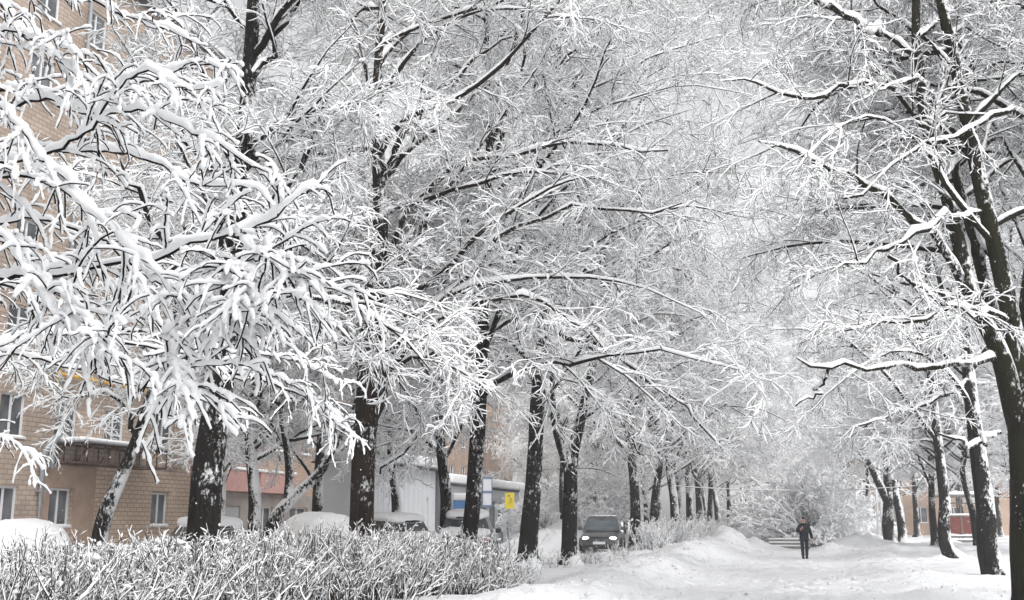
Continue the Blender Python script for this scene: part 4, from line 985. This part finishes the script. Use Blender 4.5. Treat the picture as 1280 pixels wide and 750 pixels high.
        part('roof_snow', (v, f), M['snow_soft'], root, True)
    return root
pcars = 'snowed-in cars parked behind the hedge'
def car_at(px, Y, head, **kw):
    q = P(px, 690, Y); return make_car(xy=(q[0], q[1]), heading=head, **kw)
AV = FACADE_ROT
car_at(30, 22.5, AV+.62, name='parked_car', label='nearest snow-buried car at the left edge, below the drainpipe', group=pcars, body='paint_silver', hgt=1.0, sink=.05)
car_at(252, 29, AV+.8, name='parked_car', label='snow-capped car behind the thickest linden trunk', group=pcars, body='paint_white', sink=.05, bare=.82)
car_at(388, 33, AV+.9, name='parked_car', label='snow-buried car with rounded roof left of the brown-black trunk', group=pcars, body='paint_silver', sink=-.06)
car_at(478, 36, AV+.95, name='parked_car', label='snow-capped car right of the brown-black trunk, before the white pavilion', group=pcars, body='paint_dark', sink=.0, bare=.82)
car_at(586, 37, AV+.22, name='parked_car', label='snow-topped dark car end-on behind the slim trunk, below the blue kiosk', group=pcars, body='paint_dark', sink=-.1, bare=.82)
car_at(754, 49.5, AV+math.pi+.10, name='driving_car', label='dark grey car with lit headlights coming along the road', body='paint_dark', snow=False, lights=True, hgt=1.04, sink=.0)

# ------------------------------------------------------------------ the walking person
M['skin'] = plain('skin', (.52, .30, .23), .6, var=.05); M['navy'] = plain('navy_coat', (.007, .009, .018), .8, var=.3, scale=6, bump=.3); M['jeans'] = plain('dark_jeans', (.010, .014, .026), .85, var=.3, scale=7); M['black'] = plain('black_cloth', (.012, .012, .013), .9); M['patch'] = plain('white_patch', (.7, .7, .7), .6)
def skinned(name, verts, edges, rad, mat, parent, sub=2, root=0, extra=None):
    me = bpy.data.meshes.new(name); me.from_pydata([Vector(v) for v in verts], edges, []); o = bpy.data.objects.new(name, me); COL.objects.link(o)
    m = o.modifiers.new('s', 'SKIN'); m.use_smooth_shade = True
    for i, sv in enumerate(me.skin_vertices[0].data):
        r = rad[i]; sv.radius = r if hasattr(r, '__len__') else (r, r); sv.use_root = (i == root)
    s = o.modifiers.new('u', 'SUBSURF'); s.levels = sub; s.render_levels = sub
    dg = bpy.context.evaluated_depsgraph_get(); me2 = bpy.data.meshes.new_from_object(o.evaluated_get(dg)); bpy.data.objects.remove(o); bpy.data.meshes.remove(me)
    if extra is not None:
        bm = bmesh.new(); bm.from_mesh(me2)
        for v, f in extra:
            vs = [bm.verts.new(Vector(q)) for q in v]
            for q in f:
                try: bm.faces.new([vs[i] for i in dict.fromkeys(q)])
                except ValueError: pass
        bm.to_mesh(me2); bm.free()
    me2.materials.clear(); me2.materials.append(mat)
    me2.polygons.foreach_set('use_smooth', np.full(len(me2.polygons), True)); me2.name = name
    return obj(name, me2, parent)
pp_ = on_ground(1001.5, 47.5)
pr = thing('person', 'walking person in dark navy coat, jeans and black hat, one hand raised to chest', 'person', pp_+np.array([0, 0, -.03]), -.15)
# local: facing -Y, +X is the image right
HR = (-.13, -.25, 1.30); HL = (.31, -.03, .84)
bv = [(0,0,.95),(0,0,1.12),(0,-.01,1.32),(0,0,1.46),(0,-.02,1.53),(0,-.03,1.62),(0,-.03,1.72),
      (-.17,0,1.42),(-.27,.02,1.18),(-.18,-.19,1.24),HR,(.17,0,1.42),(.26,.02,1.14),(.30,-.02,.92),HL,
      (-.09,0,.88),(-.09,-.06,.50),(-.08,-.02,.09),(-.08,-.13,.05),(.09,0,.88),(.09,.05,.50),(.08,.15,.11),(.09,.05,.05)]
be = [(0,1),(1,2),(2,3),(3,4),(4,5),(5,6),(3,7),(7,8),(8,9),(9,10),(3,11),(11,12),(12,13),(13,14),(0,15),(15,16),(16,17),(17,18),(0,19),(19,20),(20,21),(21,22)]
brd = [(.15,.11),(.14,.10),(.16,.11),(.09,.08),.055,(.078,.092),(.07,.08),.06,.045,.036,.034,.06,.045,.036,.034,.08,.058,.045,.035,.08,.058,.045,.035]
extra = []
for hand, dirn, sx in ((np.array(HR), np.array([.35, -.25, .6]), 1), (np.array(HL), np.array([.03, -.10, -1.]), -1)):
    dirn = norm(dirn); side = norm(np.cross(dirn, [0, 1, 0]))*sx; curl = np.array([0, -1., 0]) if sx < 0 else np.array([.5, .6, -.2])
    for j, L in enumerate((.070, .080, .075, .060)):
        s = hand+dirn*.03+side*(j-1.5)*.019
        pts = np.array([s, s+dirn*(L*.5), s+dirn*(L*.85)+curl*.014, s+dirn*L+curl*.035])
        extra.append(tube(pts[None], np.array([[.0095, .009, .008, .005]]), 6, cap=True))
    s = hand-side*.03; pts = np.array([s, s-side*.025+dirn*.025, s-side*.022+dirn*.055+curl*.01]); extra.append(tube(pts[None], np.array([[.011, .010, .006]]), 6, cap=True))
extra.append(tube(np.array([[(0,-.105,1.655),(0,-.135,1.625),(0,-.128,1.61)]]), np.array([[.008,.015,.008]]), 6, cap=True))
for x in (-.082, .082): extra.append(blobs(np.array([[x, -.02, 1.635]]), np.array([.022])))
person = skinned('body', bv, be, brd, M['skin'], pr, extra=extra)
for x in (-.032, .032): part('eye', blobs(np.array([[x, -.112, 1.655]]), np.array([.012])), M['black'], pr, True)
part('mouth', tube(np.array([[(-.022,-.112,1.583),(0,-.116,1.581),(.022,-.112,1.583)]]), np.full((1, 3), .004), 6, cap=True), M['maroon'], pr, True)
ct_v = [(0,0,1.0),(0,0,.86),(0,0,1.15),(0,0,1.33),(0,0,1.46),(-.185,0,1.42),(-.285,.02,1.18),(-.19,-.18,1.235),(-.155,-.225,1.28),(.185,0,1.42),(.275,.02,1.14),(.305,-.02,.93),(.308,-.025,.88),(0,-.005,1.53)]
ct_e = [(0,1),(0,2),(2,3),(3,4),(3,5),(5,6),(6,7),(7,8),(3,9),(9,10),(10,11),(11,12),(4,13)]
ct = skinned('coat', ct_v, ct_e, [(.20,.155),(.215,.165),(.195,.15),(.20,.15),(.11,.10),.09,.075,.062,.055,.09,.075,.062,.056,(.085,.09)], M['navy'], pr)
part('arm_patch', blobs(np.array([[.31, -.07, 1.27]]), np.array([.03])), M['patch'], ct, True)
tv = [(0,0,.93),(-.095,0,.86),(-.095,-.06,.50),(-.085,-.02,.13),(.095,0,.86),(.095,.05,.50),(.085,.145,.15)]
skinned('trousers', tv, [(0,1),(1,2),(2,3),(0,4),(4,5),(5,6)], [(.16,.125),(.10,.10),.080,.072,(.10,.10),.080,.072], M['jeans'], pr)
for nm, a, b, c in (('boot', (-.08,-.01,.14), (-.08,-.03,.055), (-.09,-.17,.045)), ('boot', (.085,.15,.17), (.085,.14,.07), (.09,.01,.045))):
    skinned(nm, [a, b, c], [(0,1),(1,2)], [.066,.062,(.05,.045)], M['black'], pr, root=1)
hv = [(0,-.025,1.70),(0,-.02,1.745),(0,-.02,1.775)]
skinned('hat', hv, [(0,1),(1,2)], [(.098,.108),(.09,.10),(.05,.055)], M['black'], pr, root=0)
part('scarf', tube(np.array([[(math.cos(a)*.085, math.sin(a)*.085-.02, 1.50+.01*math.sin(3*a)) for a in np.linspace(0, 6.283, 14)]]), np.full((1, 14), .032), 8), M['black'], pr, True)

# ------------------------------------------------------------------ air: drifting flakes and thin haze
n = 2600
u = rng.uniform(-.55, .55, n); Yf = 8+32*rng.random(n)**.7; zz = rng.uniform(-.08, .62, n)
C = np.c_[u*Yf, Yf, CAMZ+zz*Yf]; C = C[C[:, 2] > .2]
fl = obj('falling_snow', mesh_data('falling_snow', *blobs(C, rng.uniform(.004, .0095, len(C)), .9), M['snow'], True)); tag(fl, kind='stuff')

HAZE = 0.0011
if HAZE:
    hb = MB(); hb.box((-140, -12, -1.2), (190, 330, 27)); v, f = hb.data()
    m = bpy.data.materials.new('haze_air'); m.use_nodes = True; nt = m.node_tree; nt.nodes.clear()
    out = nt.nodes.new('ShaderNodeOutputMaterial'); pv_ = nt.nodes.new('ShaderNodeVolumePrincipled'); pv_.inputs['Color'].default_value = (.97, .97, .98, 1); pv_.inputs['Density'].default_value = HAZE; pv_.inputs['Anisotropy'].default_value = .2
    nt.links.new(pv_.outputs[0], out.inputs['Volume'])
    tag(obj('haze', mesh_data('haze', v, f, m, False)), kind='stuff')

# ------------------------------------------------------------------ light, camera
world = bpy.data.worlds.new('World'); SC.world = world; world.use_nodes = True
nt = world.node_tree; bg = nt.nodes['Background']
sky = nt.nodes.new('ShaderNodeTexSky'); sky.sky_type = 'NISHITA'; sky.sun_disc = False
EL, AZ = math.radians(50), math.radians(150)
sky.sun_elevation = EL; sky.sun_rotation = AZ; sky.air_density = 1.0; sky.dust_density = 3.0; sky.ozone_density = 1.0
hs = nt.nodes.new('ShaderNodeHueSaturation'); hs.inputs['Saturation'].default_value = .06
nt.links.new(sky.outputs[0], hs.inputs['Color']); nt.links.new(hs.outputs[0], bg.inputs['Color']); bg.inputs['Strength'].default_value = .15
sun = bpy.data.lights.new('sun', 'SUN'); sun.energy = 1.1; sun.angle = math.radians(50); sun.color = (1, .985, .96)
so = bpy.data.objects.new('sun', sun); COL.objects.link(so)
dv = Vector((math.sin(AZ)*math.cos(EL), math.cos(AZ)*math.cos(EL), math.sin(EL)))
so.rotation_euler = dv.to_track_quat('Z', 'Y').to_euler(); so.location = (0, -10, 40)
cam = bpy.data.cameras.new('camera'); cam.sensor_width = 36; cam.lens = 36*F/1280; cam.clip_end = 6000; cam.clip_start = .05
co = bpy.data.objects.new('camera', cam); COL.objects.link(co); co.location = (0, 0, CAMZ); co.rotation_euler = (math.pi/2+TH, 0, 0)
SC.camera = co
vs = SC.view_settings; vs.view_transform = 'Standard'; vs.look = 'None'; vs.exposure = 0.62; vs.gamma = 1; vs.use_curve_mapping = False
SC.cycles.max_bounces = 8; SC.cycles.diffuse_bounces = 6; SC.cycles.glossy_bounces = 2; SC.cycles.volume_bounces = 1; SC.cycles.use_adaptive_sampling = True
SC.cycles.use_denoising = True; SC.cycles.denoiser = "OPENIMAGEDENOISE"; SC.cycles.denoising_input_passes = "RGB_ALBEDO_NORMAL"
